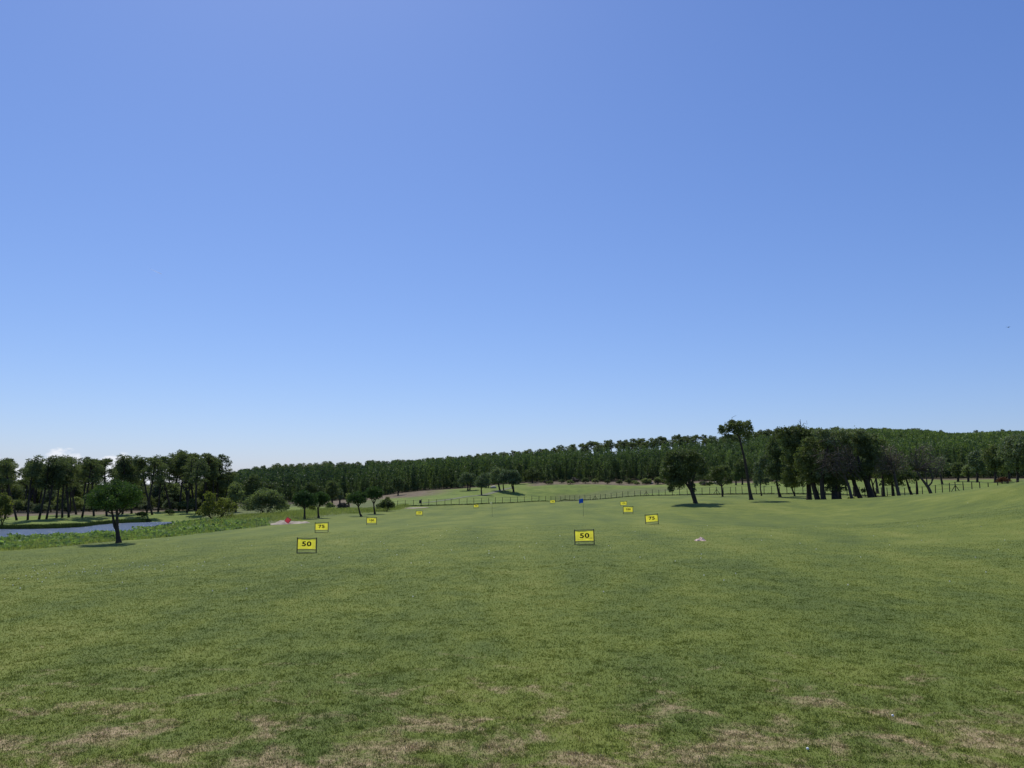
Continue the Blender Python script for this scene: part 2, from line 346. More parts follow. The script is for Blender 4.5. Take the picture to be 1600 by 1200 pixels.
o_ = Nn.new('ShaderNodeOutputMaterial'); Ln.new(p.outputs[0], o_.inputs[0])
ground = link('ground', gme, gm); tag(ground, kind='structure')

# blades of turf on the near part of the field
rs = np.random.RandomState(3)
def blades(n, y0, y1, h):
    y = y0*(y1/y0)**(rs.rand(n)**1.15); x = (rs.rand(n)*2-1)*(y*.70+1.5)
    z = Hs(x, y); a = rs.rand(n)*6.283
    sp0 = rs.rand(n) < .26; x = np.where(sp0, x*1.25+rs.randn(n)*5, x)
    nt_ = int(n*.36); nc = nt_//26; cy = y0*(40/y0)**(rs.rand(nc)**1.5); cx = (rs.rand(nc)*2-1)*(cy*.70+1.5); cx = np.where(rs.rand(nc) < .26, cx*1.25+rs.randn(nc)*5, cx); k_ = rs.randint(0, nc, nt_); sp_ = (.03+.05*rs.rand(nc))[k_]
    x[:nt_] = cx[k_]+rs.randn(nt_)*sp_*np.clip(cy[k_]/12, 1, 3); y[:nt_] = cy[k_]+rs.randn(nt_)*sp_*np.clip(cy[k_]/12, 1, 3); z = Hs(x, y); tall = np.ones(n); tall[:nt_] = (.8+1.1*rs.rand(nc)**2)[k_]*np.clip(1.35-y[:nt_]/34, .55, 1)
    fade = np.clip((y1-y)/(y1*.55), 0, 1)
    hh = h*tall*(.4+rs.rand(n)*.9)*(.35+.65*fade); ww = .00042*y*(.6+rs.rand(n)*.9)+.001
    lean = rs.randn(n, 2)*hh[:, None]*.75
    b0 = np.stack([x-np.cos(a)*ww, y-np.sin(a)*ww, z-.004], 1); b1 = np.stack([x+np.cos(a)*ww, y+np.sin(a)*ww, z-.004], 1)
    t = np.stack([x+lean[:, 0], y+lean[:, 1], z+hh], 1)
    return np.stack([b0, b1, t], 1).reshape(-1, 3)
V = blades(1050000, 7.5, 75, .030)
gb = mesh_np('lawn_grass', V, np.arange(len(V)).reshape(-1, 3))
bmx, Nn, Ln = mat_new('turf_blades')
geo = Nn.new('ShaderNodeNewGeometry'); lc, _, _ = lawn_color(Nn, Ln, geo.outputs['Position'], True)
rnd = geo.outputs['Random Per Island']
rr2 = ramp(Nn, [(0, (.74, .80, .72)), (.55, (1.06, 1.06, 1.02)), (.86, (1.35, 1.3, 1.3)), (.9, (2.1, 1.85, 2.6)), (1, (2.5, 2.1, 3.2))]); Ln.new(rnd, rr2.inputs[0]); lc = mix(Nn, Ln, 1.0, lc, rr2.outputs[0], 'MULTIPLY')
d_ = Nn.new('ShaderNodeBsdfDiffuse'); Ln.new(lc, d_.inputs[0]); t_ = Nn.new('ShaderNodeBsdfTranslucent'); Ln.new(lc, t_.inputs[0])
ms = Nn.new('ShaderNodeMixShader'); ms.inputs[0].default_value = .4; Ln.new(d_.outputs[0], ms.inputs[1]); Ln.new(t_.outputs[0], ms.inputs[2])
o_ = Nn.new('ShaderNodeOutputMaterial'); Ln.new(ms.outputs[0], o_.inputs[0])
tag(link('lawn_grass', gb, bmx), 'short mown grass blades over the near part of the range', 'grass', kind='stuff')

# pond
wm_, Nn, Ln = mat_new('pond_water')
p = Nn.new('ShaderNodeBsdfPrincipled'); p.inputs['Base Color'].default_value = (.03, .068, .14, 1); p.inputs['Roughness'].default_value = .28; p.inputs['IOR'].default_value = 1.33
p.inputs['Specular IOR Level'].default_value = .9
g = Nn.new('ShaderNodeNewGeometry'); f = noise(Nn, Ln, scaled(Nn, Ln, g.outputs['Position'], (.7, 1.6, 1)), 3.2, 5, .7)
b = Nn.new('ShaderNodeBump'); b.inputs['Strength'].default_value = .7; b.inputs['Distance'].default_value = .13; Ln.new(f, b.inputs['Height']); Ln.new(b.outputs[0], p.inputs['Normal'])
o_ = Nn.new('ShaderNodeOutputMaterial'); Ln.new(p.outputs[0], o_.inputs[0])
me = bpy.data.meshes.new('pond_water'); me.from_pydata([(-230, 98, -4.5), (-60, 108, -4.5), (-40, 140, -4.5), (-62, 180, -4.5), (-230, 175, -4.5)], [], [(0, 1, 2, 3, 4)]); me.update()
tag(link('pond_water', me, wm_), kind='structure')

def ribbon(name, pts, widths, mat, lift=.05, seed=1, seg=14):
    """a thin sheet draped on the ground along a polyline of ground points"""
    rg = random.Random(seed); V = []; Fc = []; P_ = [Vector(q) for q in pts]; fine_ = []; fw = []
    for i in range(len(P_)-1):
        for k in range(seg):
            t = k/seg; fine_.append(P_[i].lerp(P_[i+1], t)); fw.append(widths[i]*(1-t)+widths[i+1]*t)
    fine_.append(P_[-1]); fw.append(widths[-1]); nn = 6
    for i, q in enumerate(fine_):
        t = (fine_[min(i+1, len(fine_)-1)]-fine_[max(i-1, 0)]); t.z = 0; t.normalize(); s = Vector((t.y, -t.x, 0))
        j1 = 1+rg.uniform(-.12, .12)
        for k in range(nn+1):
            r_ = q + s*fw[i]*j1*(k/nn-.5); V.append((r_.x, r_.y, H(r_.x, r_.y)+lift))
    for i in range(len(fine_)-1):
        for k in range(nn): a = i*(nn+1)+k; Fc.append((a, a+1, a+nn+2, a+nn+1))
    me = bpy.data.meshes.new(name); me.from_pydata(V, [], Fc); me.update(); o = link(name, me, mat); tag(o, kind='structure'); return o
sandm = plain('pale_sand', (.36, .31, .24), .95, .3, .8, .3, .05)
pathm = plain('gravel_path', (.17, .185, .12), .95, .2, .8, .2, .05)
def heap(name, c, L_, W_, hgt, mat, seed, rot=0.0):
    nn = 44; V = []; Fc = []; rg = random.Random(seed); ph = [rg.uniform(0, 6.28) for _ in range(6)]; cr, sr_ = math.cos(rot), math.sin(rot)
    for j in range(nn+1):
        for i in range(nn+1):
            r0 = i/nn; a = j/nn*2*math.pi; rr = r0*(1+.10*math.sin(3*a+ph[0])+.06*math.sin(7*a+ph[1])); u, v = math.cos(a)*rr, math.sin(a)*rr
            X = c.x+u*L_*cr-v*W_*sr_; Y = c.y+u*L_*sr_+v*W_*cr; b_ = max(0, 1-r0*r0)**.8
            z = hgt*b_*(.62+.3*math.sin(u*5+ph[2])+.16*math.sin(u*13+v*7+ph[3])+.10*math.sin(v*15-u*9+ph[4]))
            V.append((X, Y, H(X, Y)+.04+z-.09*r0**8))
    for j in range(nn):
        for i in range(nn): a = j*(nn+1)+i; Fc.append((a, a+nn+1, a+nn+2, a+1))
    me = bpy.data.meshes.new(name); me.from_pydata(V, [], Fc); me.update()
    for q in me.polygons: q.use_smooth = True
    return tag(link(name, me, mat), kind='structure')
heap('sand_strip', at(449, 115), 2.9, 2.6, .55, sandm, 4, .05)
ribbon('sand_patch', [at(617, 203), at(640, 203), at(668, 206)], [1.5, 6.5, 2.0], sandm, .06, 5)
ribbon('cart_path', [at(655, 236), at(682, 246), at(712, 256), at(742, 268), at(772, 284), at(800, 300)], [1.6, 2.2, 2.4, 2.6, 2.6, 2.2], pathm, .06, 6)

# ------------------------------------------------------------------ vegetation builders
def leaf_quads(blobs, size, cov, seed, up=0.0, elong=.6, inner=.25, flat=.75, subr=.40):
    """rhombic leaf clumps through the volume of ellipsoid blobs (cx,cy,cz,rx,ry,rz)"""
    r_ = np.random.RandomState(seed); out = []
    for (cx, cy, cz_, rx, ry, rz) in blobs:
        rm = (rx*ry*rz)**(1/3); area = 4*math.pi*((rx*rz+ry*rz+rx*ry)/3); n_ = max(20, int(cov*area/(size*size)))
        sr = max(subr*rm, size*1.1); ns_ = max(7, int(1.1*area/(sr*sr*3.1)))
        u = r_.randn(ns_, 3); u /= np.linalg.norm(u, axis=1)[:, None]; u[:, 2] = np.where(u[:, 2] < -.45, -u[:, 2], u[:, 2])
        rad = .62+.42*r_.rand(ns_); sc_ = u*rad[:, None]*np.array([rx, ry, rz])
        wts = .35+r_.rand(ns_); wts /= wts.sum()
        pick = r_.choice(ns_, n_, p=wts); q = sc_[pick] + r_.randn(n_, 3)*sr*.36*np.array([1, 1, flat])
        ni = int(n_*inner); v = r_.randn(ni, 3); v /= np.linalg.norm(v, axis=1)[:, None]; q[:ni] = v*(r_.rand(ni)**.5)[:, None]*np.array([rx, ry, rz])*.85
        out.append(q + np.array([cx, cy, cz_]))
    Q = np.concatenate(out); n_ = len(Q)
    a = r_.randn(n_, 3); a[:, 2] += up*2.2*np.sign(r_.rand(n_)-.2)
    a /= np.linalg.norm(a, axis=1)[:, None]
    b_ = np.cross(a, r_.randn(n_, 3)); b_ /= np.linalg.norm(b_, axis=1)[:, None]
    s_ = size*(.45+.8*r_.rand(n_))[:, None]*.5*1.25
    a *= s_; b_ *= s_*elong
    Vv = np.stack([Q-a, Q-b_*.9+a*.1, Q+a, Q+b_+a*.1], 1).reshape(-1, 3)
    return Vv
def crown_mesh(name, blobs, size, cov, seed, **kw):
    V_ = leaf_quads(blobs, size, cov, seed, **kw); return mesh_np(name, V_, np.arange(len(V_)).reshape(-1, 4))
def pine_crown_blobs(rg, h, wdt, depth, nb=9):
    bl = []
    for k in range(nb):
        t = k/(nb-1); a = rg.uniform(0, 6.283); rr = wdt*.5*(1-.5*t)*rg.uniform(.3, 1.0)
        r0 = wdt*rg.uniform(.12, .25)
        bl.append((math.cos(a)*rr, math.sin(a)*rr, h-depth*((1-t)**1.2)*.9-r0*rg.uniform(.3, .9), r0*1.1, r0*1.1, r0*rg.uniform(.6, .95)))
    return bl

# ---- trees drawn from photo measurements: outline given in photo pixels, built at depth d in metres
def tree(name, label, d, base, limbs, blobs, size=.22, cov=2.2, leaf='oak', bark='bark', seed=1, group=None, cat='tree', flare=1.6, crown='crown', **kw):
    """limbs: lists of (px, py, radius_m[, dy]); blobs: (px, py, rx_px, rz_px[, dy])"""
    b0 = P(base[0], base[1], d); g = at(base[0], d); off = Vector((0, 0, g.z-b0.z)); root = empty(name, g)
    mb = MB(); k = d/F
    for li, lb in enumerate(limbs):
        pts = [P(q[0], q[1], d+(q[3] if len(q) > 3 else 0)) + off - g for q in lb]; rad = [q[2] for q in lb]
        if li == 0 or lb[0][1] >= base[1]-2:
            pts = [pts[0]-Vector((0, 0, .35)), pts[0]+(pts[1]-pts[0]).normalized()*.25] + pts[1:]; rad = [rad[0]*flare, rad[0]] + rad[1:]
        mb.tube(pts, rad, 8)
    mb.build('trunk', M[bark], root, True)
    bl = []; rg = random.Random(seed)
    for q in blobs:
        dy = q[4] if len(q) > 4 else rg.uniform(-.6, .6)*q[2]*k
        c_ = P(q[0], q[1], d+dy) + off - g; bl.append((c_.x, c_.y, c_.z, q[2]*k, q[2]*k*.95, q[3]*k))
    if bl: link(crown, crown_mesh(crown, bl, size, cov, seed, **kw), M[leaf], root)
    tag(root, label, cat, group); return root
def bush(name, label, d, px, py, wpx, hpx, leaf='bush', size=.2, seed=1, group=None, cat='bush', cov=2.4, nb=7, **kw):
    g = at(px, d); root = empty(name, g); k = d/F; rg = random.Random(seed); W, Hh = wpx*k, hpx*k
    bl = [(0, 0, Hh*.45, W*.36, W*.34, Hh*.48)]
    for i in range(nb):
        t = (i+.5)/nb*2-1; bl.append((t*W*.34+rg.uniform(-.05, .05)*W, rg.uniform(-.2, .2)*W, Hh*(.30+.35*(1-t*t))*rg.uniform(.8, 1.15), W*.17, W*.17, Hh*.28))
    link('foliage', crown_mesh('foliage', bl, size, cov, seed, **kw), M[leaf], root)
    st = MB()
    for i in range(6):
        a = rg.uniform(0, 6.28); st.tube([(0, 0, -.2), (math.cos(a)*W*.12, math.sin(a)*W*.12, Hh*.3), (math.cos(a)*W*.26, math.sin(a)*W*.26, Hh*.62)], [.05, .035, .015], 5)
    st.build('stem', M['bark'], root, True)
    tag(root, label, cat, group); return root

# ------------------------------------------------------------------ the hand-placed trees
tree('stone_pine', 'umbrella shaped pine with forked trunk standing alone before the pond', 73.5, (185, 848),
     [[(186, 848, .24), (184, 836, .19), (183, 824, .15), (183, 806, .12), (182, 790, .1), (181, 770, .07)], [(184, 832, .13), (179, 822, .12), (176, 805, .1), (174, 795, .08), (165, 780, .05)],
      [(176, 803, .07), (166, 798, .05), (155, 790, .04)], [(183, 806, .08), (192, 796, .06), (205, 782, .04)], [(183, 800, .07), (180, 785, .06), (160, 770, .04)]],
     [(178, 778, 26, 22, 0), (155, 782, 19, 18, -.6), (202, 778, 20, 16, .5), (168, 768, 22, 14, 1), (186, 764, 20, 12, .6), (200, 768, 16, 11, -.8), (143, 786, 12, 12, .5), (213, 776, 10, 11, 0), (172, 788, 20, 12, -1), (195, 788, 17, 9, .8), (152, 772, 12, 9, 0)],
     .16, 2.6, 'stone', seed=11, up=.5, elong=.45, inner=.45)
def lolly(label, d, base, bend, cx, cy, rx, rz, seed):
    bx, by = base; tx, ty = bend
    rx *= 1.12; rz *= 1.06; bl = [(cx, cy, rx*.72, rz*.80, 0)]; rg = random.Random(seed)
    for i in range(8):
        a = i/8*6.283; bl.append((cx+math.cos(a)*rx*.55, cy-math.sin(a)*rz*.45+1, rx*.44, rz*.46, rg.uniform(-1, 1)*rx*.4*d/F))
    return tree('stone_pine', label, d, base, [[(bx, by, .22), (bx+(tx-bx)*.45, by-(by-ty)*.25, .17), (tx, ty, .13), ((tx+cx)/2, (ty+cy)/2+2, .1), (cx, cy-rz*.3, .05)],
                [(tx, ty, .1), (tx-rx*.35, cy+rz*.45, .06), (cx-rx*.5, cy, .04)], [(tx, ty, .1), (tx+rx*.35, cy+rz*.45, .06), (cx+rx*.5, cy, .04)]],
                bl, .2, 2.6, 'stone', seed=seed, group='small round pines along the left edge of the range', up=.35, elong=.5, inner=.4)
lolly('larger round pine with straight trunk beside the sand strip', 133, (476, 811), (476, 795), 476.5, 781, 19, 15, 21)
lolly('round pine just right of the larger one near the red square', 138, (498, 809), (497, 795), 502, 779.5, 13.5, 13.5, 22)
lolly('round pine with sharply curved trunk left of the far pair', 148, (565, 807), (560, 792), 559, 778, 15, 11.5, 23)
lolly('taller round pine with slim curved trunk beside the dark bush', 160, (586, 803), (584, 788), 584.5, 770.5, 14, 11.5, 24)

tree('oak', 'near black oak with leaning trunk standing alone on the range', 110, (1086, 786),
     [[(1087, 786, .30), (1084, 776, .30), (1080, 764, .27), (1076, 750, .2), (1068, 730, .12)], [(1081, 768, .2), (1072, 755, .13), (1055, 742, .08)], [(1080, 764, .18), (1084, 745, .12), (1090, 728, .07)]],
     [(1066, 732, 27, 22, 0), (1064, 714, 22, 13, .5), (1045, 728, 15, 16, 1), (1038, 741, 10, 9, -.5), (1050, 752, 12, 16, 0), (1062, 752, 16, 15, .5), (1048, 764, 5, 7, 0), (1078, 746, 12, 15, .6), (1092, 724, 13, 15, 1), (1098, 738, 8, 9, .3), (1080, 712, 15, 11, -1), (1052, 714, 14, 10, -.5), (1083, 763, 5, 9, 0)],
     .22, 3.2, 'oak', seed=31, inner=.5)
tree('tall_pine', 'tall leaning pine with long bare trunk and flat crown', 116, (1172, 781),
     [[(1174, 781, .30), (1171, 765, .22), (1168, 745, .20), (1164, 720, .18), (1158, 695, .15), (1153, 676, .11), (1150, 664, .05)], [(1154, 680, .08), (1142, 675, .05), (1130, 672, .03)], [(1153, 677, .08), (1162, 672, .05), (1170, 666, .03)],
      [(1147, 662, .035), (1144, 656, .03), (1143.5, 652, .02)], [(1143.5, 652.5, .025), (1147, 650.5, .02), (1150.5, 649, .012)], [(1156, 690, .05), (1148, 684, .035), (1141, 686, .02)]],
     [(1148, 669, 13, 10, 0), (1136, 671, 10, 9, .3), (1128, 675, 7, 6, 0), (1160, 668, 12, 11, 0), (1168, 665, 8, 8, -.4), (1172, 675, 7, 7, .3), (1145, 662, 9, 5.5, .6), (1138, 682, 8, 4, 0), (1163, 679, 9, 5, .5), (1155, 676, 10, 5, 0), (1127, 669, 5, 5, 0), (1148, 688, 6, 3, 0), (1168, 684, 6, 4, 0)],
     .2, 3.0, 'pine', seed=32, inner=.4, flat=.75)
tree('oak', 'small dark oak by the fence between the lone oak and the leaning pine', 168, (1129, 773),
     [[(1129, 773, .2), (1128, 762, .17), (1127, 752, .13), (1125, 742, .08)], [(1128, 758, .1), (1118, 748, .06)], [(1128, 757, .1), (1136, 748, .06)]],
     [(1125, 737, 15, 10, 0), (1112, 742, 9, 9, 0), (1138, 744, 8, 9, 0), (1128, 730, 11, 6, 0), (1117, 733, 9, 6, 1), (1122, 749, 10, 6, 0), (1140, 750, 5, 5, 0)], .26, 2.5, 'oak', seed=33, group='dark oaks in the grove')
G = 'oaks of the grove before the fence'
tree('oak', 'small pale oak beside the fence right of the leaning pine', 160, (1190, 773), [[(1190, 773, .15), (1188, 762, .12), (1188, 745, .08)]],
     [(1190, 735, 12, 17, 0), (1184, 748, 8, 12, 0), (1195, 720, 10, 12, 0), (1180, 755, 4, 7, 0), (1196, 752, 7, 8, 0)], .26, 3.1, 'oak_grey', seed=41, group=G)
tree('oak', 'slim oak forming the left shoulder of the grove', 146, (1218, 775), [[(1219, 775, .28), (1216, 765, .2), (1213, 750, .16), (1214, 720, .1), (1218, 690, .06)]],
     [(1214, 745, 15, 15, 0), (1210, 725, 13, 17, 0), (1208, 705, 13, 14, 0), (1212, 688, 12, 11, 0), (1224, 740, 10, 14, 0), (1222, 715, 12, 15, 0), (1203, 735, 8, 10, 0)], .26, 3.1, 'oak', seed=42, group=G)
tree('oak', 'thin trunked oak with hanging foliage behind the left of the grove', 150, (1241, 774), [[(1242, 774, .16), (1238, 764, .14), (1236, 750, .1), (1236, 730, .06)]],
     [(1236, 745, 13, 14, 0), (1228, 738, 9, 10, 0), (1246, 748, 10, 12, 0), (1236, 757, 12, 5, 0)], .26, 3.1, 'oak', seed=43, group=G)
tree('oak', 'tall bushy oak with bare twigs poking above its top', 128, (1264, 777), [[(1264, 777, .45), (1264, 765, .40), (1263, 750, .35), (1258, 720, .22), (1252, 690, .12), (1250, 668, .06)],
     [(1252, 672, .06), (1251, 660, .045), (1250, 650, .03)], [(1252, 662, .05), (1256, 656, .035), (1261, 658, .03), (1260, 652, .02)], [(1251, 657, .035), (1248, 652, .02)], [(1261, 745, .2), (1240, 725, .12), (1228, 705, .06)]],
     [(1232, 683, 20, 16, 0), (1222, 672, 13, 10, 0), (1244, 670, 17, 10, 0), (1260, 680, 19, 15, 0), (1238, 700, 16, 14, -1.5), (1231, 716, 12, 10, -1), (1250, 705, 18, 18, 0), (1236, 735, 15, 14, -1), (1256, 735, 22, 24, 0), (1232, 748, 10, 10, -1), (1270, 672, 12, 9, 0), (1228, 692, 10, 9, -1), (1243, 750, 14, 9, 0)], .23, 3.1, 'oak', seed=44, group=G)
tree('oak', 'oak with leaning dark trunk in the middle of the grove', 121, (1277, 781), [[(1278, 781, .42), (1274, 768, .38), (1269, 750, .34), (1264, 730, .25), (1260, 705, .12)], [(1270, 752, .2), (1280, 735, .12), (1290, 715, .06)]],
     [(1262, 712, 17, 17, 0), (1254, 728, 13, 16, -.5), (1275, 735, 18, 20, 0), (1285, 700, 16, 16, 0), (1265, 693, 13, 11, -1), (1262, 748, 16, 9, 0), (1280, 752, 12, 8, 0), (1247, 715, 8, 7, -1)], .22, 3.1, 'oak', seed=45, group=G)
tree('oak', 'straight thick trunked oak right of the leaning middle trunk', 119, (1286, 782), [[(1287, 782, .40), (1285, 768, .36), (1284, 750, .32), (1288, 720, .2), (1296, 690, .1)]],
     [(1292, 690, 18, 15, 0), (1310, 682, 17, 12, .5), (1300, 705, 18, 18, 1), (1288, 740, 14, 15, .5), (1282, 679, 14, 9, 0)], .22, 3.1, 'oak_grey', seed=46, group=G)
tree('oak', 'oak with thick trunk and leafy skirt hanging low', 120, (1304, 782), [[(1305, 782, .52), (1304, 772, .46), (1304, 762, .42), (1302, 735, .3), (1300, 710, .15)]],
     [(1304, 752, 20, 11, 0), (1293, 745, 12, 10, -.6), (1318, 748, 11, 11, 0), (1304, 735, 20, 16, 0), (1298, 763, 9, 6, -.4), (1312, 764, 10, 5, 0), (1322, 757, 5, 6, 0), (1310, 715, 20, 17, 0)], .22, 2.6, 'oak', seed=47, group=G)
tree('oak', 'oak with reddish slanting trunk and pale olive top', 121, (1345, 782), [[(1346, 782, .38), (1341, 770, .32), (1335, 755, .3), (1330, 735, .24), (1328, 705, .12)], [(1332, 745, .15), (1345, 725, .1), (1350, 700, .05)], [(1331, 738, .15), (1312, 722, .08), (1300, 712, .04)]],
     [(1328, 680, 22, 12, 0), (1310, 676, 15, 9, .5), (1345, 682, 15, 11, 0), (1335, 697, 24, 14, 1), (1350, 705, 13, 17, 0), (1318, 700, 14, 12, 1.5)], .22, 3.1, 'oak_grey', seed=48, group=G, bark='bark')
tree('oak', 'slender oak trunk just behind the reddish slanting one', 150, (1336, 774), [[(1337, 774, .25), (1335, 760, .2), (1334, 740, .12)]], [(1334, 735, 13, 10, 0), (1330, 725, 10, 9, 0)], .26, 3.1, 'oak', seed=49, group=G)
tree('oak', 'thickest black trunked oak at the right of the grove', 120, (1362, 783), [[(1363, 783, .55), (1359, 768, .48), (1354, 752, .42), (1346, 735, .3), (1340, 712, .15)], [(1356, 755, .28), (1362, 735, .15), (1362, 710, .07)]],
     [(1350, 735, 17, 14, 0), (1362, 725, 12, 18, 0), (1356, 705, 15, 15, .5), (1340, 745, 15, 9, .5), (1372, 715, 8, 10, 0), (1364, 690, 9, 7, 1), (1349, 767, 4, 4, 0), (1352, 690, 12, 8, 0)], .22, 3.1, 'oak', seed=50, group=G)
tree('oak', 'dark broad oak filling the back of the grove behind the leafless one', 136, (1312, 777), [[(1312, 777, .3), (1311, 760, .26), (1310, 730, .16)]],
     [(1310, 735, 26, 18, 0), (1290, 728, 16, 18, 0), (1332, 728, 18, 20, 0), (1312, 708, 24, 16, 0), (1345, 742, 14, 10, 0), (1300, 750, 16, 7, 0)], .25, 3.0, 'oak', seed=52, group=G)
tree('oak', 'dark oak at the back right of the grove behind the thick trunk', 134, (1381, 777), [[(1381, 777, .26), (1380, 760, .22), (1378, 735, .12)]],
     [(1378, 735, 17, 17, 0), (1388, 722, 14, 14, 0), (1368, 722, 13, 14, 0), (1392, 742, 13, 9, 0), (1376, 712, 13, 9, 0)], .25, 3.0, 'oak', seed=53, group=G)
# the bare, swept twigs hanging over the middle of the grove
rg = random.Random(5)
tl = [[(1331, 775, .22), (1326, 755, .2), (1318, 735, .17), (1305, 715, .12)]]
for i in range(46):
    sx, sy = rg.uniform(1296, 1345), rg.uniform(712, 745); ex = sx-rg.uniform(10, 52); ey = sy+rg.uniform(-30, 2)
    tl.append([(sx, sy, .06, rg.uniform(-3, .5)), ((sx+ex)/2, min(sy, ey)-rg.uniform(3, 10), .045, rg.uniform(-3.5, 0)), (ex, ey, .02, rg.uniform(-4, -.5))])
tree('dead_tree', 'bare grey tree with arching leafless twigs in front of the grove', 117, (1331, 776), tl,
     [(1300, 712, 24, 16, -2), (1280, 708, 17, 12, -2.5), (1320, 705, 18, 14, -2), (1325, 722, 17, 10, -2), (1305, 728, 22, 8, -2)], .5, .85, 'twig', 'twigwood', seed=51, cat='tree', elong=.10, inner=.5)
def deadish(label, d, base, limbs, blobs, seed, size=.5, cov=1.1, leaf='twig', bark='twigwood'):
    rg = random.Random(seed); lb = list(limbs); jx, jy, _ = limbs[0][-1][:3]
    for i in range(26):
        q = rg.choice(blobs); ex = q[0]+rg.uniform(-1, 1)*q[2]; ey = q[1]+rg.uniform(-1, .8)*q[3]
        lb.append([(jx, jy, .07), ((jx+ex)/2+rg.uniform(-3, 3), (jy+ey)/2-2, .05, rg.uniform(-1, 1)), (ex, ey, .02, rg.uniform(-2, 2))])
    return tree('bare_tree', label, d, base, lb, blobs, size, cov, leaf, bark, seed=seed, elong=.12, inner=.6, group='brown twiggy trees at the right of the grove')
deadish('brown twiggy tree with straight dark trunk right of the grove', 118, (1405, 783), [[(1407, 783, .3), (1403, 768, .25), (1399, 750, .2), (1396, 735, .15)]],
        [(1392, 715, 22, 16), (1380, 728, 15, 12), (1405, 722, 17, 16), (1395, 735, 24, 9), (1372, 738, 9, 8), (1388, 702, 14, 8)], 61, cov=2.0)
tree('oak', 'dark leafy oak tucked behind the brown twiggy tree', 138, (1395, 777), [[(1396, 777, .28), (1395, 765, .25), (1393, 750, .15)]],
     [(1393, 748, 16, 9, 0), (1403, 755, 10, 6, 0), (1384, 754, 9, 6, 0), (1395, 738, 17, 10, 0)], .24, 2.4, 'oak', seed=62, group=G)
tree('oak', 'slim crooked tree behind the thick black trunk', 140, (1367, 778), [[(1369, 778, .22), (1365, 765, .16), (1363, 755, .13), (1361, 748, .1)], [(1364, 758, .09), (1368, 748, .06)]],
     [(1365, 740, 12, 9, 0), (1358, 735, 8, 8, 0)], .26, 1.8, 'oak', seed=63, group=G)
tree('oak', 'dark oak with two stems left of the forked tree', 136, (1425, 777), [[(1426, 777, .25), (1421, 765, .2), (1417, 752, .15), (1414, 745, .1)], [(1433, 776, .22), (1433, 765, .2), (1432, 752, .14)]],
     [(1424, 748, 13, 9, 0), (1415, 742, 10, 8, 0), (1432, 745, 8, 8, 0)], .26, 2.2, 'oak', seed=64, group=G)
deadish('wide forked tree with thin brown leafless crown leaning left', 128, (1454, 777), [[(1456, 777, .28), (1451, 765, .24), (1445, 757, .2), (1438, 748, .15), (1432, 738, .12)], [(1450, 763, .15), (1456, 757, .12), (1457, 748, .09), (1450, 730, .06)], [(1449, 762, .12), (1448, 752, .09), (1445, 735, .05)], [(1454, 760, .1), (1466, 735, .06), (1472, 715, .03)]],
        [(1440, 712, 20, 14), (1455, 720, 20, 18), (1470, 728, 11, 14), (1430, 725, 14, 14), (1448, 738, 22, 9), (1465, 740, 13, 8), (1448, 702, 14, 8)], 65, cov=1.3, leaf='twig')
tree('oak', 'small tree behind the fence with an oval shadow at its foot', 180, (1473, 764), [[(1473, 764, .25), (1471, 755, .2), (1469, 745, .14)]],
     [(1464, 738, 12, 9, 0), (1475, 735, 10, 10, 0), (1470, 727, 10, 8, 0)], .3, 1.4, 'oak_grey', seed=66, group=G)
tree('oak', 'rounded dark oak whose top shows right of the grove', 160, (1372, 772), [[(1372, 772, .25), (1368, 745, .2), (1364, 700, .1)]],
     [(1364, 688, 10, 8, 0), (1381, 694, 9, 7, 0), (1375, 705, 16, 11, 0), (1365, 720, 14, 14, 0)], .28, 2.4, 'oak', seed=67, group=G)

# bright field group beyond the fence
def field_oak(label, d, base, stems, blobs, seed, leaf='oak_grey'):
    return tree('field_oak', label, d, base, stems, blobs, .34, 2.5, leaf, seed=seed, group='oaks on the bright field beyond the fence', inner=.5)
field_oak('leftmost rounded oak on the bright field beyond the fence', 296, (732, 766.5), [[(731, 766, .3), (731, 760, .25), (728, 750, .15)], [(734, 766, .28), (735, 758, .2), (737, 750, .12)]],
          [(728, 750, 10, 9, 0), (737, 749, 8, 9, 0), (720, 755, 6, 8, 0), (729, 743, 9, 5, 0), (742, 756, 5, 6, 0)], 71)
field_oak('oak with a single slim trunk nearest to the fence', 275, (752.5, 773), [[(752.5, 773, .3), (752, 765, .25), (752, 755, .15)]],
          [(754, 751, 11, 9, 0), (747, 756, 7, 6, 0), (757, 743, 8, 5, 0), (762, 754, 5, 7, 0), (754, 760, 8, 3, 0)], 72)
field_oak('small oak half hidden behind the single trunk oak', 305, (762, 764), [[(761, 764, .2), (759, 756, .15)], [(763, 764, .2), (765, 756, .15)]], [(761, 752, 7, 7, 0), (765, 747, 6, 6, 0)], 73)
field_oak('oak with slanting trunk left of the largest field oak', 290, (781, 767), [[(781, 767, .35), (779, 758, .3), (776, 748, .18)], [(787, 767, .25), (786, 757, .2)]],
          [(775, 745, 10, 9, 0), (770, 752, 6, 6, 0), (777, 736, 9, 5, 0), (786, 752, 8, 7, 0)], 74)
field_oak('largest rounded oak on the bright field with a forked trunk', 286, (802, 768), [[(802.5, 768, .38), (802, 760, .3), (800, 750, .2)], [(801, 764, .22), (799, 756, .18)]],
          [(796, 747, 16, 11, 0), (786, 746, 8, 9, 0), (806, 743, 8, 8, 0), (795, 738, 12, 5, 0), (812, 750, 4, 4, 0), (803, 754, 9, 4, 0), (780, 750, 5, 5, 0)], 75)
